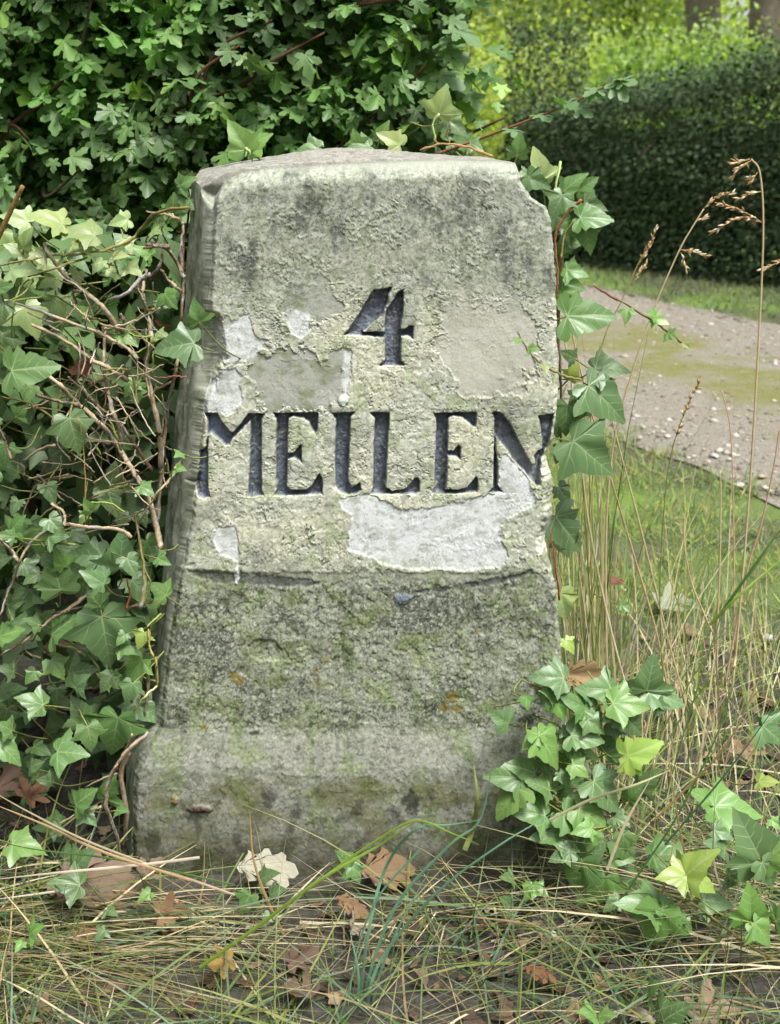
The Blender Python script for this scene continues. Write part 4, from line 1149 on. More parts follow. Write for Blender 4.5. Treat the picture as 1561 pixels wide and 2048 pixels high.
tn_ = maple_tone(len(cand)) * 1.12 * (1 + 1.2 * np.clip(cl_, -.25, .6))[:, None] * np.where(cl_ > .18, 1.25, 1.0)[:, None]
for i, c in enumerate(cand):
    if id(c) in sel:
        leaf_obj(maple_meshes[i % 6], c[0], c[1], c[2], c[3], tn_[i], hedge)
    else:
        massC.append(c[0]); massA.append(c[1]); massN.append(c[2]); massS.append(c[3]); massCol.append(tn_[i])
# deeper layers, tone darkened for inner shade, and the flank that runs back along the path
for layer, (dy, n) in enumerate(((.30, 3000), (.42, 2600), (.55, 2200))):
    px = rng.uniform(-700, 920, n); py = rng.uniform(-900, 620, n)
    Yf = 2.12 + dy + rng.uniform(-.06, .06, n)
    okk = px < hedge_right(py / 200.) - 10 * layer
    q = unproj(px, py, Yf)[okk]; n = len(q)
    massC += list(q); massA += list(np.column_stack([rng.normal(0, .7, n), rng.normal(-.5, .4, n), rng.normal(-.5, .4, n)]))
    massN += list(np.column_stack([rng.normal(0, .35, n), rng.normal(-.45, .3, n), rng.normal(.85, .2, n)])); massS += list(rng.uniform(.035, .055, n)); massCol += list(maple_tone(n) * .85)
n = 9000   # flank and body behind, upper part out of the picture
yb = rng.uniform(2.3, 8, n); xb = .12 - (yb - 2.3) * .39 - np.abs(rng.normal(0, .18, n)); zb = rng.uniform(.05, 2.7, n)
massC += list(np.column_stack([xb, yb, zb])); massA += list(np.column_stack([rng.normal(.4, .6, n), rng.normal(-.3, .5, n), rng.normal(-.5, .4, n)]))
massN += list(np.column_stack([rng.normal(.3, .35, n), rng.normal(-.2, .3, n), rng.normal(.85, .2, n)])); massS += list(rng.uniform(.045, .07, n)); massCol += list(maple_tone(n))
n = 7000   # upper front out of the picture, and the top
xb = rng.uniform(-2.4, .15, n); zb = rng.uniform(1.3, 2.7, n); yb = 2.15 + np.abs(rng.normal(0, .12, n))
top_ = rng.random(n) < .35; yb = np.where(top_, rng.uniform(2.15, 3.3, n), yb); zb = np.where(top_, 2.65 + rng.normal(0, .07, n), zb)
massC += list(np.column_stack([xb, yb, zb])); massA += list(np.column_stack([rng.normal(0, .6, n), rng.normal(-.5, .4, n), rng.normal(-.4, .4, n)]))
massN += list(np.column_stack([rng.normal(0, .35, n), rng.normal(-.4, .3, n), rng.normal(.85, .2, n)])); massS += list(rng.uniform(.045, .07, n)); massCol += list(maple_tone(n))
MAPLE_LO = [(0, -.02), (.38, -.12), (.28, .13), (.62, .40), (.46, .54), (.20, .46), (.28, .74), (0, 1)]
mass_leaves('leaf_mass', M_MAPLEM, hedge, MAPLE_LO, np.array(massC), np.array(massA), np.array(massN), np.array(massS), np.array(massCol))['kind'] = 'stuff'
# twiggy core: real branches plus densely packed inner wood
mb = MB()
def branch(p0, p1, r0, r1, col, Y=None, bow=.03):
    q = np.array([p0, (np.array(p0) + p1) / 2 + rng.normal(0, bow, 3), p1]); q = catmull(q, 6)
    v, f = tube(q, np.linspace(r0, r1, len(q)), 6); mb.add(v, f, col * (1 + rng.normal(0, .1)))
RED = srgb(96, 68, 48)
for a, b, Y_ in [((95,190),(190,-30),2.04),((385,320),(480,90),2.04),((385,320),(545,40),2.06),((220,285),(480,175),2.04),((480,175),(650,65),2.04),((0,265),(95,205),2.06),((85,375),(200,300),2.06),((110,430),(280,345),2.07),((760,250),(850,130),2.08),
                 ((760,185),(800,175),2.05),((715,10),(870,-12),2.02),((880,290),(1010,235),2.1),((60,170),(110,20),2.07),((0,340),(60,280),2.06),((300,250),(410,200),2.05),((650,330),(760,220),2.08)]:
    branch(unproj(*a, Y_ + .05), unproj(*b, Y_), .0042, .0018, RED if rng.random() < .6 else srgb(80, 66, 44))
v, f = tube(catmull([unproj(870,310,1.95), unproj(980,270,1.93), unproj(1130,212,1.9), unproj(1240,160,1.88)], 8), np.linspace(.0028, .0012, 25), 6); mb.add(v, f, srgb(132, 92, 64))
v, f = tube(catmull([unproj(-10,490,1.5), unproj(18,430,1.49), unproj(46,372,1.48)], 6), np.linspace(.0036, .0028, 13), 6); mb.add(v, f, srgb(150, 120, 70))
for i in range(150):
    p0 = np.array([rng.uniform(-2.2, .05), rng.uniform(2.5, 2.9), rng.uniform(0, 1.6)])
    p1 = p0 + np.array([rng.normal(0, .25), -rng.uniform(.1, .35), rng.uniform(.1, .6)])
    p1[0] = min(p1[0], .1); branch(p0, p1, .007, .002, srgb(60, 48, 36))
for i in range(14):
    x0 = -2.2 + i * .165
    branch(np.array([x0, 2.75 + rng.uniform(-.1, .1), 0]), np.array([x0 + rng.normal(0, .15), 2.8, 2.4]), .022, .008, srgb(70, 58, 44))
mb.build('twig', M_STEM, hedge)['label'] = 'thin reddish brown twigs'
# leaves of the long shoot
for (b_, t_, Y_) in [((1125,212),(1150,205),1.9),((1150,215),(1182,222),1.9),((1118,205),(1118,185),1.9),((1180,190),(1200,185),1.89),((1225,168),(1255,190),1.88),((1235,165),(1268,158),1.88),((1240,160),(1245,152),1.88),((1075,230),(1098,234),1.91),((1020,258),(1036,268),1.92),((1200,180),(1175,182),1.89),((880,85),(925,70),2.0),((890,100),(935,110),2.0),((880,150),(925,165),2.02),((905,60),(960,75),1.98),((900,40),(930,45),2.0)]:
    A = unproj(*b_, Y_); B = unproj(*t_, Y_ - .02)
    leaf_obj(maple_meshes[rng.integers(6)], A, B - A, np.array([rng.normal(0, .2), -.6, .7]), np.linalg.norm(B - A) * 1.1, np.array([.09, .19, .07]), hedge)
# inner leaves, shade painted into their tone, close the hedge from behind
n = 5000
xb = rng.uniform(-2.6, .02, n); yb = rng.uniform(2.7, 3.2, n); zb = rng.uniform(0, 2.6, n)
mass_leaves('inner_leaf_mass', M_MAPLEM, hedge, MAPLE_LO, np.column_stack([xb, yb, zb]), rng.normal(0, 1, (n, 3)), rng.normal(0, .5, (n, 3)) + [0, -.8, .4], rng.uniform(.07, .11, n), maple_tone(n) * .8)['kind'] = 'stuff'

# ------------------------------------------------------------------ clipped dark hedge beyond the path
HB = np.array([2.84, 8.65]); HDir = np.array([-1.26, 1.65]); HDir /= np.linalg.norm(HDir); HN = np.array([-HDir[1], HDir[0]]) * 1.0   # towards the path
if HN @ (np.array([0, 4]) - HB) < 0: HN = -HN
hedge2 = empty('clipped_hedge', (HB[0], HB[1], 0), 'tall dark green clipped hedge standing beyond the gravel path', 'hedge')
n = 80000
u_ = rng.uniform(-5.2, 3.0, n); w_ = np.abs(rng.normal(0, .10, n)); HT = 1.92 - .135 * np.clip(u_ + 2.5, 0, 5.5) + .14 * fbm(u_ * 2.5, u_ * 0, 207, 5, .6); zz = rng.uniform(.02, 1, n) * HT
bulge = .10 * fbm(u_ * 1.3, zz * 1.6, 201, 4) + .05 * np.sin(zz * 1.8)
off = bulge - w_ - .03
topm = rng.random(n) < .22
off = np.where(topm, -rng.uniform(0, 1.0, n), off); zz = np.where(topm, HT - .04 + .10 * fbm(u_ * 1.7, off * 2, 203, 3) + np.abs(rng.normal(0, .11, n)) - .3 * np.clip(off + .12, 0, .2), zz)
endm = rng.random(n) < .08
off = np.where(endm, -rng.uniform(0, 1, n), off); u_ = np.where(endm, 3.0 + rng.normal(0, .05, n), u_)
P2 = HB[None] + u_[:, None] * HDir + off[:, None] * HN
C_ = np.column_stack([P2, zz])
A_ = np.column_stack([HN[0] * .6 + rng.normal(0, .6, n), HN[1] * .6 + rng.normal(0, .6, n), rng.normal(-.3, .5, n)])
N_ = np.column_stack([HN[0] * .7 + rng.normal(0, .55, n), HN[1] * .7 + rng.normal(0, .55, n), .45 + rng.normal(0, .5, n)])
k = rng.random(n)[:, None]
hc = np.array([.006, .020, .008]) * (1 - k) + np.array([.016, .044, .014]) * k
LO4 = [(0, 0), (.34, .45), (0, 1)]
mass_leaves('foliage', M_HEDGE, hedge2, LO4, C_, A_, N_, rng.uniform(.026, .052, n), hc)['kind'] = 'stuff'
mb = MB()
for i in range(26):
    uu = -5 + i * .31
    q = HB + uu * HDir - .45 * HN
    branch(np.array([q[0], q[1], 0]), np.array([q[0] + rng.normal(0, .1), q[1], 1.0]), .03, .01, srgb(60, 50, 40))
# packed inner wood
for i in range(260):
    uu = rng.uniform(-5, 2.9); q = HB + uu * HDir - rng.uniform(.2, .7) * HN
    branch(np.array([q[0], q[1], rng.uniform(0, 1.2)]), np.array([q[0] + rng.normal(0, .25), q[1] + rng.normal(0, .2), rng.uniform(.4, 1.05)]), .012, .004, srgb(60, 50, 40))
mb.build('trunk', M_STEM, hedge2)
n = 14000
u_ = rng.uniform(-5.2, 2.9, n); P2 = HB[None] + u_[:, None] * HDir - rng.uniform(.25, .8, n)[:, None] * HN
mass_leaves('inner_foliage', M_HEDGE, hedge2, LO4, np.column_stack([P2, rng.uniform(0, 1.1, n)]), rng.normal(0, 1, (n, 3)), rng.normal(0, 1, (n, 3)), rng.uniform(.06, .1, n), np.broadcast_to(np.array([.015, .04, .018]), (n, 3)))['kind'] = 'stuff'

# ------------------------------------------------------------------ trees and shrubs in the back
def crown_pts(c, r, nb, nl, spread=.30, seed=0, shell=.55):
    rr = np.random.default_rng(seed)
    d = rr.normal(0, 1, (nb, 3)); d /= np.linalg.norm(d, axis=1, keepdims=True)
    cen = c + d * (rr.uniform(shell, 1, (nb, 1))) * r
    pts = np.repeat(cen, nl, 0) + rr.normal(0, 1, (nb * nl, 3)) * spread * min(r)
    bl = np.repeat(rr.random(nb), nl)
    return pts, bl


def tree(name, label, cat, px, py, Y, r, nb, nl, c0, c1, leaf=.09, trunk=None, trunk_col=srgb(104, 90, 74), group=None, seed=0, spread=.42, top=None, bend=.2):
    c = unproj(px, py, Y)
    e = empty(name, (c[0], Y, 0), label, cat, group)
    pts, bl = crown_pts(c, np.array(r), nb, nl, spread, 900 + seed)
    pts = pts[pts[:, 2] > .02]; bl = bl[:len(pts)]
    n = len(pts)
    A_ = rng.normal(0, .7, (n, 3)) + [0, -.3, -.5]; N_ = rng.normal(0, .5, (n, 3)) + [-.2, -.2, .8]
    k = np.clip(bl + rng.normal(0, .22, n), 0, 1)[:, None]
    mass_leaves('crown', M_FOL, e, LO4, pts, A_, N_, rng.uniform(.6, 1.3, n) * leaf, np.array(c0) * (1 - k) + np.array(c1) * k)['kind'] = 'stuff'
    mb = MB()
    tr = trunk or .05
    H = c[2] + r[2] * .5
    p = catmull([np.array([c[0], Y, 0]), np.array([c[0] + rng.normal(0, bend * .3), Y, H * .5]), np.array([c[0] + rng.normal(0, bend), Y, H])], 10)
    v, f = tube(p, np.linspace(tr, tr * .45, len(p)), 12); 
    mb.add(v, f, trunk_col)
    for q in range(7):
        i = rng.integers(6, len(p) - 1); d = rng.normal(0, 1, 3); d[2] = abs(d[2]); d /= np.linalg.norm(d)
        e1 = p[i] + d * np.array(r) * .8
        v, f = tube(catmull([p[i], (p[i] + e1) / 2 + rng.normal(0, .08, 3), e1], 5), np.linspace(tr * .4, tr * .08, 11), 6); mb.add(v, f, trunk_col)
    mb.build('trunk', M_BARK, e)
    return e


YG0, YG1 = (.22, .30, .05), (.66, .72, .24)  # sunlit brightness of the background is painted into these leaf colours
MG0, MG1 = (.09, .18, .028), (.40, .52, .11)
tree('shrub', 'bright yellow-green shrub glowing beyond the end of the maple hedge', 'shrub', 985, 250, 12.5, (.62, .6, .62), 90, 60, (.22, .30, .03), (.55, .60, .14), leaf=.06, seed=1)
tree('shrub', 'leafy light green shrub rising above the far end of the dark hedge', 'shrub', 1150, 205, 14.5, (1.3, .8, .45), 120, 70, YG0, YG1, leaf=.07, seed=2, spread=.7)
tree('shrub', 'mid green shrub behind the top of the dark hedge below the thick trunks', 'shrub', 1400, 190, 13.0, (1.3, .8, .45), 130, 70, MG0, MG1, leaf=.07, seed=3)
tree('broadleaf_tree', 'pale sunlit tree with drooping leaves just past the maple hedge', 'tree', 960, 70, 16.5, (1.0, 1.0, 1.1), 130, 70, (.18, .24, .05), (.60, .66, .20), leaf=.09, trunk=.06, seed=4)
tree('broadleaf_tree', 'dark leaved small tree with pale slender stems in the middle distance', 'tree', 1110, 40, 20, (1.2, 1.0, .9), 120, 60, (.03, .07, .02), (.12, .20, .04), leaf=.1, trunk=.07, trunk_col=srgb(180, 172, 150), seed=5)
tree('broadleaf_tree', 'bright green tree filling the gap left of the thick trunks', 'tree', 1290, 30, 19, (1.1, 1.0, 1.0), 130, 70, MG0, YG1, leaf=.09, trunk=.06, seed=6)
# two old trees whose trunks show behind the hedge; their crowns are above the picture
for i, (px, Y_, r_, lab) in enumerate(((1398, 15.5, .20, 'thick rough trunk of the old tree behind the hedge, further from the picture edge'), (1532, 14.5, .19, 'thick grey trunk of the old tree behind the hedge at the picture edge'))):
    b0 = unproj(px, 90, Y_)
    e = empty('old_tree', (b0[0], Y_, 0), lab, 'tree', 'old trees behind the hedge')
    mb = MB()
    zz_ = np.linspace(0, 6.5, 40); q = np.column_stack([b0[0] + .05 * np.sin(zz_ * 1.1 + i) + .012 * (zz_ - 2.2) * (1 if i else -1), np.full(40, Y_) + .04 * np.cos(zz_), zz_])
    v, f = tube(q, r_ * (1.25 - .08 * zz_) * (1 + .5 * np.exp(-zz_ * 3)), 18)
    v = v + .02 * np.column_stack([fbm(v[:, 0] * 9, v[:, 2] * 3, 5, 4), fbm(v[:, 1] * 9, v[:, 2] * 3, 6, 4), np.zeros(len(v))]) * 2
    mb.add(v, f, srgb(128, 118, 102)[None] * (1 + .9 * fbm(v[:, 0] * 12 + v[:, 1] * 12, v[:, 2] * 5, 7, 5, .65))[:, None].clip(.25, 2))
    for k_ in range(9):
        a = k_ * .7 + i; e1 = q[-6] + np.array([math.cos(a) * 1.9, math.sin(a) * 1.9, rng.uniform(.4, 1.8)])
        v, f = tube(catmull([q[-8], (q[-8] + e1) / 2 + [0, 0, .2], e1], 6), np.linspace(.09, .02, 13), 8); mb.add(v, f, srgb(96, 88, 74))
    mb.build('trunk', M_BARK, e)
    pts, bl = crown_pts(np.array([b0[0], Y_, 6.6]), np.array([2.4, 2.4, 2.0]), 110, 70, .25, 950 + i)
    n = len(pts)
    mass_leaves('crown', M_FOL, e, LO4, pts, rng.normal(0, .7, (n, 3)) + [0, 0, -.5], rng.normal(0, .5, (n, 3)) + [0, 0, .8], rng.uniform(.08, .14, n), np.array(MG0) * (1 - bl[:, None]) + np.array(MG1) * bl[:, None])['kind'] = 'stuff'
# far woodland closing the view
n = 90000
bx_ = rng.uniform(-26, 30, 1500); bz_ = rng.uniform(.3, 11, 1500); by_ = rng.uniform(27, 36, 1500)
bi = rng.integers(0, 1500, n)
pts = np.column_stack([bx_[bi], by_[bi], bz_[bi]]) + rng.normal(0, .42, (n, 3))
gap = unproj(np.array([1135., 1175., 1225.]), np.array([78., 70., 66.]), 30)
d = np.min(np.stack([np.hypot((pts[:, 0] / pts[:, 1] - g_[0] / 30) * 30 / 1.0, ((pts[:, 2] - CAM_H) / pts[:, 1] - (g_[2] - CAM_H) / 30) * 30 / .55) for g_ in gap]), 0)
pts = pts[d > .34]; bi = bi[d > .34]; n = len(pts)
bt = rng.random(1500)[bi][:, None]
bt = sstep(.05, .7, bt); colr = np.array([.02, .05, .012]) * (1 - bt) + np.array([.66, .70, .28]) * bt  # sunlight on the far leaves put into raised pale tones
wood = mass_leaves('woodland', M_FOL, None, LO4, pts, rng.normal(0, .7, (n, 3)) + [0, -.2, -.5], rng.normal(0, .5, (n, 3)) + [-.2, -.2, .8], rng.uniform(.14, .26, n), colr)
tag(wood, 'distant sunlit woodland beyond the hedge', 'woodland', kind='stuff')

# unseen trees added behind the viewer to close off the low sky
n = 42000
nb_ = 900
ang = rng.uniform(math.radians(150), math.radians(395), nb_); rad_ = rng.uniform(9, 14, nb_); hz_ = rng.uniform(.3, 6.5, nb_)
bi = rng.integers(0, nb_, n)
pts = np.column_stack([rad_[bi] * np.cos(ang[bi]), rad_[bi] * np.sin(ang[bi]), hz_[bi]]) + rng.normal(0, .5, (n, 3))
pts = pts[(pts[:, 1] < 4.5) & ~((np.abs(path_s(pts[:, 0], pts[:, 1]) - PATH_W / 2) < 1.5))]; n = len(pts)
bt = rng.random((n, 1))
sky_blocker = mass_leaves('woodland', M_FOL, None, LO4, pts, rng.normal(0, .7, (n, 3)) + [0, 0, -.5], rng.normal(0, .6, (n, 3)) + [0, 0, .6], rng.uniform(.22, .42, n), np.array([.03, .07, .02]) * (1 - bt) + np.array([.10, .17, .045]) * bt)
tag(sky_blocker, 'unseen woodland added behind the viewer to block low sky light', 'woodland', kind='stuff')

# ------------------------------------------------------------------ grass
def blades(root, az, L, lean, droop, width, col, tipcol=None, seg=5, curve=None):
    n = len(root); tq = np.linspace(0, 1, seg + 1)
    hx = np.cos(az); hy = np.sin(az)
    out = L[:, None] * (np.sin(lean)[:, None] * tq + .5 * droop[:, None] * tq ** 2)
    up = L[:, None] * (np.cos(lean)[:, None] * tq - .55 * droop[:, None] * tq ** 2)
    sw = (curve if curve is not None else rng.normal(0, .12, n))[:, None] * L[:, None] * tq ** 2
    Xc = root[:, 0:1] + out * hx[:, None] - sw * hy[:, None]
    Yc = root[:, 1:2] + out * hy[:, None] + sw * hx[:, None]
    Zc = root[:, 2:3] + up
    Zc = np.maximum(Zc, root[:, 2:3] + .004 + .006 * rng.random((n, 1)))
    wa = az + math.pi / 2 + rng.normal(0, .5, n)
    wd = np.stack([np.cos(wa), np.sin(wa), rng.normal(0, .5, n)], -1)
    wt = width[:, None] * (1 - tq ** 2.2 * .88)
    Cn = np.stack([Xc, Yc, Zc], -1)
    a = Cn - wd[:, None] * wt[..., None] * .5; b = Cn + wd[:, None] * wt[..., None] * .5
    V = np.stack([a, b], 2).reshape(n, -1, 3)
    kk = (seg + 1) * 2
    base = (np.arange(n) * kk)[:, None]
    q = np.array([[2 * i, 2 * i + 1, 2 * i + 3, 2 * i + 2] for i in range(seg)])
    Fq = (base[:, :, None] + q[None]).reshape(-1, 4)
    if tipcol is None: tipcol = col * .65 + .35 * pick(STRAW, n)
    c = col[:, None] * (1 - tq[None, :, None]) + tipcol[:, None] * tq[None, :, None]
    return V.reshape(-1, 3), Fq, np.repeat(c, 2, 1).reshape(-1, 3)


def join(parts):
    n = 0; V = []; F_ = []; C_ = []
    for v, f, c in parts:
        V.append(v); F_.append(f + n); C_.append(c); n += len(v)
    return np.concatenate(V), np.concatenate(F_), np.concatenate(C_)


STRAW = np.array([srgb(206, 190, 146), srgb(182, 164, 122), srgb(222, 210, 174), srgb(150, 130, 90)]) * .78
GREEN = np.array([srgb(96, 138, 66), srgb(78, 124, 84), srgb(120, 150, 62), srgb(92, 128, 100), srgb(140, 152, 70)]) * .62
def pick(pal, n): return pal[rng.integers(0, len(pal), n)] * (1 + rng.normal(0, .14, (n, 1)))


parts = []
def patch(n, xr, yr, Lr, leanr, droopr, wr, pal, azr=(0, 2 * math.pi), cond=None):
    x = rng.uniform(*xr, n); y = rng.uniform(*yr, n)
    if cond is not None:
        k_ = cond(x, y); x, y = x[k_], y[k_]; n = len(x)
    r_ = np.column_stack([x, y, ground_z(x, y)])
    parts.append(blades(r_, rng.uniform(*azr, n), rng.uniform(*Lr, n), rng.uniform(*leanr, n), rng.uniform(*droopr, n), rng.uniform(*wr, n), pick(pal, n), None))
infront = lambda x, y: (y < 1.44) | (x < -.40) | (x > .32)
clump = lambda f, s_, th: (lambda x, y: infront(x, y) & (fbm(x * f, y * f, s_, 3) > th))
# matted dry and green blades in front
patch(1500, (-.75, .85), (1.02, 1.56), (.06, .22), (.9, 1.45), (.1, .5), (.0014, .0034), STRAW * 1.25, cond=clump(6, 31, .0))
patch(2700, (-.75, .85), (1.02, 1.56), (.10, .30), (.8, 1.42), (.2, .7), (.0012, .0036), GREEN * 1.2, cond=clump(5, 32, -.02))
patch(1100, (-.75, .85), (1.02, 1.45), (.06, .17), (.05, .8), (.1, .5), (.0014, .0026), GREEN, cond=clump(6, 33, 0.0))
# the bundle that sweeps in from the lower left over the foot of the stone
patch(190, (-.75, -.42), (1.30, 1.44), (.26, .44), (1.15, 1.42), (.25, .5), (.0013, .0026), np.vstack([STRAW, GREEN]), azr=(-.45, .15))
patch(160, (.35, .75), (1.25, 1.5), (.2, .4), (.8, 1.3), (.3, .7), (.0013, .0026), np.vstack([STRAW, GREEN]), azr=(2.7, 3.6))
o = mesh_obj('grass', *join(parts)[:2], M_GRASS, col=join(parts)[2])
tag(o, 'matted dry and green grass blades lying in front of the stone', 'grass', kind='stuff')
# tall straw tussock right of the stone
parts = []; TUS = np.vstack([STRAW[[0, 2, 2]] * 1.45, GREEN[[0, 2, 4]] * 1.9])
patch(150, (.32, .75), (1.62, 2.25), (.22, .50), (.02, .35), (.0, .28), (.0016, .0032), TUS)
patch(110, (.29, .40), (1.66, 1.95), (.45, .82), (.02, .16), (.0, .12), (.0018, .0036), TUS, azr=(2.2, 4.2))
patch(60, (.32, .50), (1.62, 2.0), (.35, .66), (.05, .40), (.0, .25), (.0016, .0034), TUS, azr=(-1.2, 1.2))
patch(420, (.30, .95), (1.45, 2.2), (.12, .3), (.3, 1.2), (.1, .6), (.0014, .0028), TUS)
patch(300, (.30, .95), (1.45, 2.4), (.1, .25), (.1, .9), (.1, .6), (.0014, .0028), GREEN * 1.4)
v, f, c = join(parts)
tus = mesh_obj('grass_tussock', v, f, M_GRASS, col=c)
tag(tus, 'tall straw-coloured grass tussock growing against the right side of the stone', 'grass', kind='stuff')
# verge lawn between stone and path, and the strip below the dark hedge
parts = []
verge = lambda x, y: (path_s(x, y) < .06 + .28 * fbm(x * 5, y * 5, 35, 4)) & (fbm(x * 4, y * 4, 36, 4, .6) > -.10 + .22 * sstep(2.8, 2.2, y))
patch(14000, (.2, 1.6), (2.1, 4.6), (.03, .085), (.1, 1.0), (.1, .6), (.0018, .0035), np.vstack([GREEN * 1.8, GREEN * 2.5]) * [1.15, 1, .7], cond=verge)
patch(3000, (.2, 1.7), (2.1, 4.4), (.02, .07), (.1, 1.0), (.1, .6), (.002, .004), STRAW, cond=verge)
patch(5000, (-.5, 1.2), (4.4, 9.0), (.04, .10), (.1, 1.0), (.1, .6), (.003, .006), GREEN, cond=lambda x, y: path_s(x, y) < .05)
n = 9000
u_ = rng.uniform(-4, 4, n); w_ = rng.uniform(.0, 1.3, n)
q = HB[None] + u_[:, None] * HDir + w_[:, None] * HN
k_ = path_s(q[:, 0], q[:, 1]) > PATH_W - .12
q = q[k_]; n = len(q)
parts.append(blades(np.column_stack([q, ground_z(q[:, 0], q[:, 1])]), rng.uniform(0, 6.3, n), rng.uniform(.03, .09, n), rng.uniform(.1, 1, n), rng.uniform(.1, .6, n), rng.uniform(.004, .008, n), pick(GREEN, n)))
v, f, c = join(parts)
tag(mesh_obj('verge_grass', v, f, M_GRASS, col=c), 'short green verge grass along the gravel path', 'grass', kind='stuff')

# ------------------------------------------------------------------ gravel stones on the path
n = 9000
ls = rng.uniform(-2.2, 5.5, n); ss = rng.uniform(.02, PATH_W - .02, n)
keep = ~((ss / PATH_W > .33) & (ss / PATH_W < .62) & (rng.random(n) < .8))
ls, ss = ls[keep], ss[keep]; n = len(ls)
gxp = PA[0] + PD[0] * ls + PN[0] * ss; gyp = PA[1] + PD[1] * ls + PN[1] * ss
oct_ = np.array([(1, 0, 0), (.3, .95, 0), (-.8, .6, 0), (-.8, -.6, 0), (.3, -.95, 0), (0, 0, .8), (0, 0, -.5)], float)
of = np.array([(0, 1, 5), (1, 2, 5), (2, 3, 5), (3, 4, 5), (4, 0, 5), (1, 0, 6), (2, 1, 6), (3, 2, 6), (4, 3, 6), (0, 4, 6)])
sz = rng.gamma(1.6, .0030, n) + .0028
an = rng.uniform(0, 6.3, n); ca, sa = np.cos(an), np.sin(an)
jit = rng.uniform(.7, 1.3, (n, 7, 1))
V = oct_[None] * jit * sz[:, None, None] * np.array([1.2, .85, .6])
V = np.stack([V[..., 0] * ca[:, None] - V[..., 1] * sa[:, None], V[..., 0] * sa[:, None] + V[..., 1] * ca[:, None], V[..., 2]], -1)
V += np.column_stack([gxp, gyp, ground_z(gxp, gyp) + .019])[:, None]
pal = np.array([srgb(190, 182, 168), srgb(160, 148, 132), srgb(206, 200, 190), srgb(140, 124, 108), srgb(176, 160, 138)]) * .9
cg = np.repeat(pick(pal, n), 7, 0)
tag(mesh_obj('gravel', V.reshape(-1, 3), (of[None] + (np.arange(n) * 7)[:, None, None]).reshape(-1, 3), M_STONES, col=cg, smooth=False), 'loose pale gravel stones scattered over the path', 'gravel', kind='stuff')

# ------------------------------------------------------------------ dead leaves
OAK = [(0,-.05),(.10,.0),(.16,.10),(.30,.14),(.26,.24),(.20,.30),(.36,.40),(.40,.50),(.28,.54),(.26,.60),(.38,.72),(.30,.82),(.18,.80),(.16,.92),(0,1)]
dead_meshes = [leaf_mesh('dead_leaf', OAK if i % 2 else MAPLE, M_DEAD, 700 + i, fold=.5 - .35 * (i % 3), cup=.28 * (1 if i % 2 else -1), wave=.09) for i in range(6)]
def dead(px, py, size_px, ang, col, label, z=.012, tilt=None, i=0, Y=None):
    p_ = on_ground(px, py, z) if Y is None else unproj(px, py, Y)
    dpt = p_[1] * cp + (CAM_H - p_[2]) * sp
    L = size_px * dpt / F_PX
    a = math.radians(ang)
    ax = np.array([math.cos(a), math.sin(a), rng.normal(.05, .1)])
    nm = np.array([rng.normal(0, .2), -.25, 1.0]) if tilt is None else np.array(tilt, float)
    o = bpy.data.objects.new('dead_leaf', dead_meshes[i % 6]); link(o)
    o.matrix_basis = leaf_matrix(p_ - ax / np.linalg.norm(ax) * L * .45, ax, nm, L)
    c = srgb(*col) * .6; c = c * .75 + .25 * c.mean() * np.array([1.05, 1.0, .9]); c = c * np.array([.88, .96, .84])
    o.color = (c[0], c[1], c[2], 1)
    tag(o, label, 'dead leaf', 'fallen leaves around the stone')
dead(535, 1730, 120, 8, (226, 212, 198), 'large pale cream dead leaf lying against the front base of the stone', Y=1.455, tilt=(.15, -.6, .9), i=1)
dead(780, 1733, 120, 15, (176, 132, 96), 'curled brown dead leaf at the foot of the stone beside a small ivy leaf', z=.03, tilt=(0, -.8, .8), i=1)
dead(190, 1768, 190, 8, (178, 138, 122), 'long pinkish brown dead leaf among the grass below the left ivy', z=.03, i=3)
dead(302, 1737, 45, 60, (170, 126, 110), 'small pinkish dead leaf stuck in the grass sweep left of the stone', z=.05, tilt=(0, -1, .5), i=2)
dead(348, 1826, 62, 20, (186, 128, 92), 'rounded tan dead leaf in the matted grass below the stone', z=.03, tilt=(0, -.8, .8), i=4)
dead(180, 1865, 75, 40, (170, 122, 88), 'crumpled brown dead leaf half under grass near the front corner', z=.02, i=5)
dead(705, 1805, 70, -20, (188, 136, 96), 'orange tan dead leaf fragment in the straw below the stone', z=.03, i=1)
dead(715, 1845, 75, 70, (206, 180, 168), 'pale greyish pink dead leaf upright in the straw', z=.02, tilt=(.3, -1, .4), i=3)
dead(605, 1918, 62, 30, (140, 104, 92), 'dark brown dead leaf in the soil gap between grass mats', z=.015, i=2)
dead(600, 1985, 62, 160, (150, 112, 96), 'dull brown dead leaf on bare soil at the lower edge', z=.015, i=0)
dead(375, 2005, 70, 120, (168, 116, 92), 'folded reddish brown dead leaf on soil under straw', z=.015, i=1)
dead(440, 1925, 50, 200, (206, 160, 60), 'small curled yellow dead leaf in the matted grass', z=.03, tilt=(0, -.7, .7), i=2)
dead(1432, 2030, 95, 0, (206, 164, 140), 'squarish pale tan dead leaf at the bottom edge of the picture', z=.012, i=4)
dead(1290, 2022, 66, 110, (210, 186, 172), 'torn pale pink dead leaf at the bottom beside small ivy', z=.02, tilt=(.2, -.8, .7), i=5)
dead(1078, 1940, 62, -25, (172, 104, 66), 'rolled rust brown dead leaf on the straw in front of the right ivy', z=.03, i=1)
dead(1352, 1208, 70, 10, (196, 200, 176), 'pale grey-green dead leaf on bare earth beside the tall grass', z=.012, i=4)
dead(1385, 1262, 60, 25, (196, 150, 118), 'narrow tan dead leaf on the bare earth near the pebble', z=.012, i=3)
dead(1500, 1495, 62, 40, (206, 160, 130), 'light tan dead leaf among dry grass at the right', z=.03, i=2)
dead(1230, 1150, 75, 70, (170, 110, 76), 'brown crumpled leaf caught in the tall grass stalks', Y=1.8, tilt=(0, -1, .3), i=1)
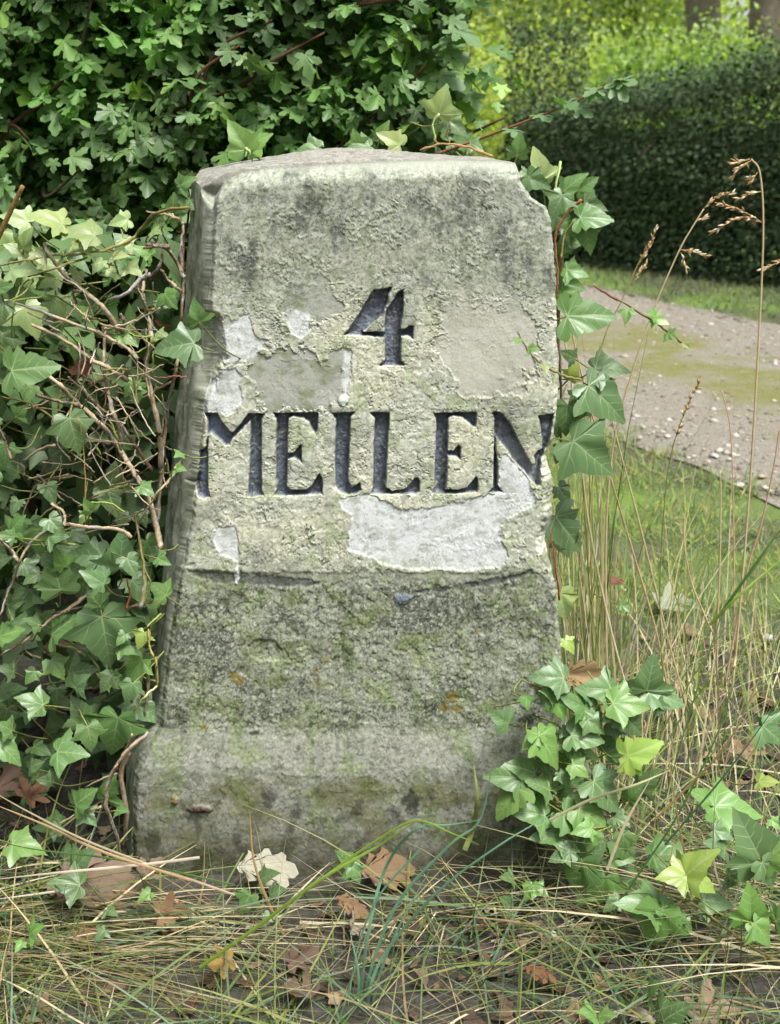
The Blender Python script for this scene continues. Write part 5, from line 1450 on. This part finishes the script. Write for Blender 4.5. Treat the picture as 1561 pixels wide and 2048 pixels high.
dead(1165, 1350, 80, -20, (206, 160, 110), 'curled orange-brown dead leaf caught beside the right edge of the stone', Y=1.62, tilt=(0, -1, .5), i=3)
dead(70, 1580, 60, 70, (168, 110, 80), 'brown dead leaf hanging in the lower left ivy', Y=1.56, tilt=(0, -1, .3), i=2)
dead(10, 1560, 70, 70, (150, 110, 98), 'dull mauve dead leaf under the ivy at the left edge', Y=1.58, tilt=(0, -1, .3), i=0)
dead(172, 735, 52, 250, (150, 84, 56), 'rust brown dead leaf caught among bare ivy stems', Y=1.56, tilt=(0, -1, .3), i=1)
dead(325, 645, 45, 80, (200, 130, 84), 'orange dead leaf wedged by the ivy stems next to the stone', Y=1.58, tilt=(0, -1, .3), i=3)
dead(188, 970, 40, 120, (196, 130, 84), 'small tan dead leaf low in the ivy stems', Y=1.54, tilt=(0, -1, .3), i=5)
# finer litter: fragments nobody could count
n = 1500
x = rng.uniform(-.75, .9, n); y = rng.uniform(1.05, 2.4, n)
k_ = infront(x, y); x, y = x[k_], y[k_]; n = len(x)
lc = np.array([srgb(132, 108, 84), srgb(104, 84, 66), srgb(160, 138, 110), srgb(84, 70, 58)]) * .8
mass_leaves('leaf_litter', M_DEADM, None, IVY_LO, np.column_stack([x, y, ground_z(x, y) + .008]), np.column_stack([rng.normal(0, 1, (n, 2)), rng.normal(0, .2, n)]), rng.normal(0, .3, (n, 3)) + [0, 0, 1], rng.uniform(.008, .034, n), pick(lc, n))
tag(bpy.data.objects['leaf_litter'], 'crumbled brown leaf litter on the soil around the stone', 'leaf litter', kind='stuff')

# ------------------------------------------------------------------ single tall grasses and blades
def stalk(label, pts, Y, w, col, heads=(), name='grass_stalk', cat='grass stalk', group='tall seeding grass stalks', topcol=None):
    q = np.array([unproj(a, b, y_) for (a, b), y_ in zip(pts, np.broadcast_to(Y, len(pts)))])
    base = q[-1].copy()
    e = empty(name, base, label, cat, group)
    m_ = MB(); c = catmull(q, 8)
    cc = np.linspace(0, 1, len(c))[:, None]
    v, f = tube(c, np.linspace(w * .6, w, len(c)), 6)
    tc = col if topcol is None else topcol
    m_.add(v, f, np.repeat(tc * (1 - cc) + col * cc, 6, 0)); m_.build('stem', M_GRASS, e)
    for hp in heads:
        hq = np.array([unproj(a, b, np.atleast_1d(Y)[0]) for a, b in hp]); hc_ = catmull(hq, 6)
        m2 = MB(); v, f = tube(hc_, .0007, 4); m2.add(v, f, srgb(196, 160, 110))
        d_ = hc_[-1] - hc_[0]; L_ = np.linalg.norm(d_)
        for i in range(max(10, int(L_ * 520))):
            tq = rng.uniform(.12, 1); p0 = hc_[int(tq * (len(hc_) - 1))]
            dd = d_ / L_ + rng.normal(0, .33, 3); dd /= np.linalg.norm(dd); l2 = rng.uniform(.006, .011)
            v, f = tube(np.array([p0, p0 + dd * l2 * .5, p0 + dd * l2]), [.0006, .0014, .0002], 4)
            m2.add(v, f, [srgb(206, 180, 132), srgb(172, 138, 92), srgb(226, 212, 178)][rng.integers(3)])
        m2.build('seed_head', M_GRASS, e)
    return e
ST = srgb(212, 194, 152); STG = srgb(170, 160, 96)
stalk('tallest arching grass stalk with drooping brown seed head near the picture edge', [(1503,318),(1520,345),(1527,440),(1522,600),(1505,900),(1490,1100),(1470,1330),(1462,1400)], 1.55, .0018, ST, [[(1505,320),(1480,335),(1462,365)], [(1500,318),(1475,325),(1455,325)], [(1515,345),(1505,360),(1500,350)], [(1523,383),(1500,388),(1470,402)], [(1524,445),(1480,435),(1418,470)], [(1524,445),(1490,425),(1430,405)]])
stalk('leaning grass stalk with a pale nodding head in front of the dark hedge', [(1408,418),(1385,455),(1358,503),(1309,615),(1273,718),(1240,830),(1222,930),(1212,1100),(1215,1400)], 1.72, .0017, ST, [[(1408,418),(1430,395),(1470,388)], [(1362,500),(1385,502),(1416,514)], [(1362,505),(1370,525),(1372,540)], [(1390,445),(1404,437),(1412,432)]])
stalk('shorter thin grass stalk with a narrow upright head before the hedge base', [(1300,490),(1278,525),(1246,597),(1210,673),(1185,800),(1180,1000),(1190,1380)], 1.75, .0011, STG, [[(1278,530),(1300,490),(1316,449)], [(1262,570),(1280,545),(1294,528)]])
stalk('thin grass stalk with slender dark spike over the gravel path', [(1402,758),(1372,820),(1345,900),(1330,1000),(1320,1200),(1330,1420)], 1.7, .001, srgb(130, 140, 80), [[(1345,895),(1372,820),(1402,758)]])
stalk('pale dry stalk rising beside the right edge beyond the ivy', [(1561,850),(1545,950),(1520,1060),(1500,1120),(1475,1240),(1450,1370)], 1.6, .0016, srgb(214, 170, 150))
stalk('snapped straw stalk standing upright right of the tussock', [(1441,942),(1442,1000),(1440,1130),(1436,1240),(1434,1370)], 1.7, .0017, ST)
stalk('broken pale stalk bent over at its tip amid the grass', [(1370,1035),(1368,1060),(1372,1110),(1385,1170),(1410,1230),(1426,1265)], 1.75, .0017, ST)
stalk('thin pinkish stalk curving up in front of the gravel', [(1444,780),(1460,850),(1466,950),(1468,1080),(1470,1300)], 1.75, .0012, srgb(216, 180, 150))
stalk('grass stalk nodding in from the right picture edge', [(1575,520),(1545,530),(1522,540)], 1.6, .0006, ST, [[(1575,515),(1545,530),(1520,541)]])
stalk('straw stalk leaning away from the stone over the verge', [(1215,800),(1240,900),(1270,1010),(1300,1130),(1340,1290),(1375,1420)], 1.72, .0018, ST)
stalk('straw stalk close against the right edge of the stone', [(1122,640),(1140,740),(1160,900),(1180,1060),(1220,1250),(1260,1400)], 1.72, .002, srgb(220, 206, 168))
stalk('second straw stalk beside the right edge of the stone', [(1135,610),(1152,700),(1185,830),(1220,950),(1262,1090),(1312,1260),(1340,1400)], 1.74, .0019, srgb(210, 180, 140))

def grass_tuft(label, Y, strands):
    q0 = unproj(*strands[0][0][-1], Y)
    e = empty('grass_tuft', q0, label, 'grass', 'grass tufts in front')
    for pts, w, col in strands:
        m_ = MB(); c = catmull(np.array([unproj(a, b, Y + rng.normal(0, .008)) for a, b in pts]), 7)
        k_ = len(c); T = np.gradient(c, axis=0); T /= np.linalg.norm(T, axis=1, keepdims=True)
        W = np.cross(T, np.array([0, -1, .3])); W /= np.linalg.norm(W, axis=1, keepdims=True)
        ww = (w / 1500 * .5 * (1 - np.linspace(1, 0, k_) ** 3 * .85))[:, None]
        bump_ = np.array([0, -1, .2]) * ww * .5
        V_ = np.concatenate([c - W * ww, c + bump_, c + W * ww]); f_ = []
        for i in range(k_ - 1):
            f_ += [(i, i + 1, k_ + i + 1, k_ + i), (k_ + i, k_ + i + 1, 2 * k_ + i + 1, 2 * k_ + i)]
        m_.add(V_, f_, np.array(col)); m_.build('blade', M_GRASS, e)
BG = srgb(120, 164, 130) * .8; YGc = srgb(132, 160, 62) * .85; SG = srgb(196, 168, 124) * .9
grass_tuft('blue-green grass tuft fanning up before the middle of the stone', 1.24, [([(985,1530),(960,1640),(900,1690),(800,1800),(745,1930),(722,2060)], 6, BG), ([(1110,1625),(1000,1690),(880,1780),(790,1880),(745,1960),(730,2060)], 6, BG), ([(960,1640),(900,1650),(830,1660),(770,1740),(735,1880),(715,2060)], 6, BG), ([(835,1640),(760,1690),(640,1760),(520,1850),(400,1935)], 7, YGc), ([(960,1690),(900,1665),(830,1642),(740,1690),(640,1760)], 5, YGc), ([(948,1530),(955,1600),(945,1660),(930,1700)], 10, srgb(130, 140, 80) * .8),
    ([(700,1860),(718,1960),(705,2060)], 5, BG), ([(860,1740),(800,1850),(760,1950),(735,2060)], 5, BG), ([(690,2060),(715,1900),(760,1790),(840,1700)], 4, BG)])
grass_tuft('long dry stems crossing in front of the lower left ivy', 1.36, [([(-20,1580),(60,1625),(170,1680),(300,1730),(470,1790)], 5, srgb(200, 184, 150) * .9), ([(-20,1605),(90,1650),(210,1705),(380,1760)], 6, SG), ([(-20,1760),(120,1745),(280,1730),(400,1715)], 6, srgb(226, 214, 190) * .9), ([(-20,1680),(80,1700),(240,1720),(470,1770)], 4, GREEN[0] * 1.2), ([(-20,1800),(60,1790),(110,1783)], 4, srgb(226, 214, 190) * .9), ([(500,1625),(508,1720),(535,1800),(568,1868)], 6, srgb(206, 170, 120) * .9), ([(375,1785),(385,1900),(392,2060)], 4, BG), ([(-10,1860),(60,1890),(105,1980)], 8, srgb(120, 100, 60))])
grass_tuft('mixed green and brown grass stems arching over the right ivy', 1.34, [([(1475,1350),(1430,1480),(1350,1640),(1250,1790),(1170,1930),(1130,2030)], 5, GREEN[0]), ([(1350,1680),(1320,1800),(1280,1880),(1245,1935)], 7, SG), ([(1342,1540),(1270,1570),(1180,1600),(1100,1640)], 6, srgb(200, 196, 150) * .9), ([(1530,1330),(1460,1480),(1370,1580),(1310,1640)], 5, srgb(160, 138, 90) * .8), ([(1561,1400),(1450,1550),(1330,1690)], 4, GREEN[1]), ([(1430,1600),(1428,1720),(1450,1800),(1458,1830)], 5, srgb(210, 190, 170) * .9), ([(1330,1450),(1350,1600),(1380,1740),(1437,1835)], 4, srgb(170, 146, 96) * .8), ([(1300,1560),(1250,1650),(1215,1740)], 6, srgb(220, 206, 170) * .9), ([(870,2000),(1010,1970),(1200,1965),(1561,1985)], 4, srgb(190, 206, 170) * .9), ([(985,1935),(1080,1990),(1170,2060)], 7, YGc), ([(900,1830),(1000,1840),(1070,1850)], 5, srgb(176, 156, 110) * .8), ([(1320,2000),(1420,1975),(1510,1955)], 5, STG * .9), ([(1561,1120),(1480,1190),(1420,1250)], 6, YGc), ([(1575,1040),(1510,1130),(1440,1230)], 6, GREEN[0])])

# pebble and debris
def pebble(px, py, size, col, label):
    p_ = on_ground(px, py, .008); r_ = np.random.default_rng(int(px))
    ph = np.linspace(0, math.pi, 7)[1:-1]; th = np.arange(9) * 2 * math.pi / 9
    V_ = [(0, 0, 1)] + [(math.sin(a) * math.cos(b), math.sin(a) * math.sin(b), math.cos(a)) for a in ph for b in th] + [(0, 0, -1)]
    V_ = np.array(V_) * (1 + r_.normal(0, .1, (len(V_), 1))) * np.array([1.3, .9, .6]) * size
    f_ = [(0, 1 + i, 1 + (i + 1) % 9) for i in range(9)]
    for q in range(4): f_ += [(1 + q * 9 + i, 1 + (q + 1) * 9 + i, 1 + (q + 1) * 9 + (i + 1) % 9, 1 + q * 9 + (i + 1) % 9) for i in range(9)]
    f_ += [(46, 37 + (i + 1) % 9, 37 + i) for i in range(9)]
    m_ = MB(); m_.add(V_ + p_, f_, col); o = m_.build('pebble', M_STONES); tag(o, label, 'pebble')
pebble(1538, 1276, .012, srgb(205, 200, 190), 'pale rounded pebble on bare earth at the right')
pebble(1478, 970, .014, srgb(206, 196, 186), 'whitish pebble lying in the verge grass by the path')
pebble(1102, 1868, .007, srgb(190, 188, 184), 'small grey pebble in the soil gap in front of the right ivy')
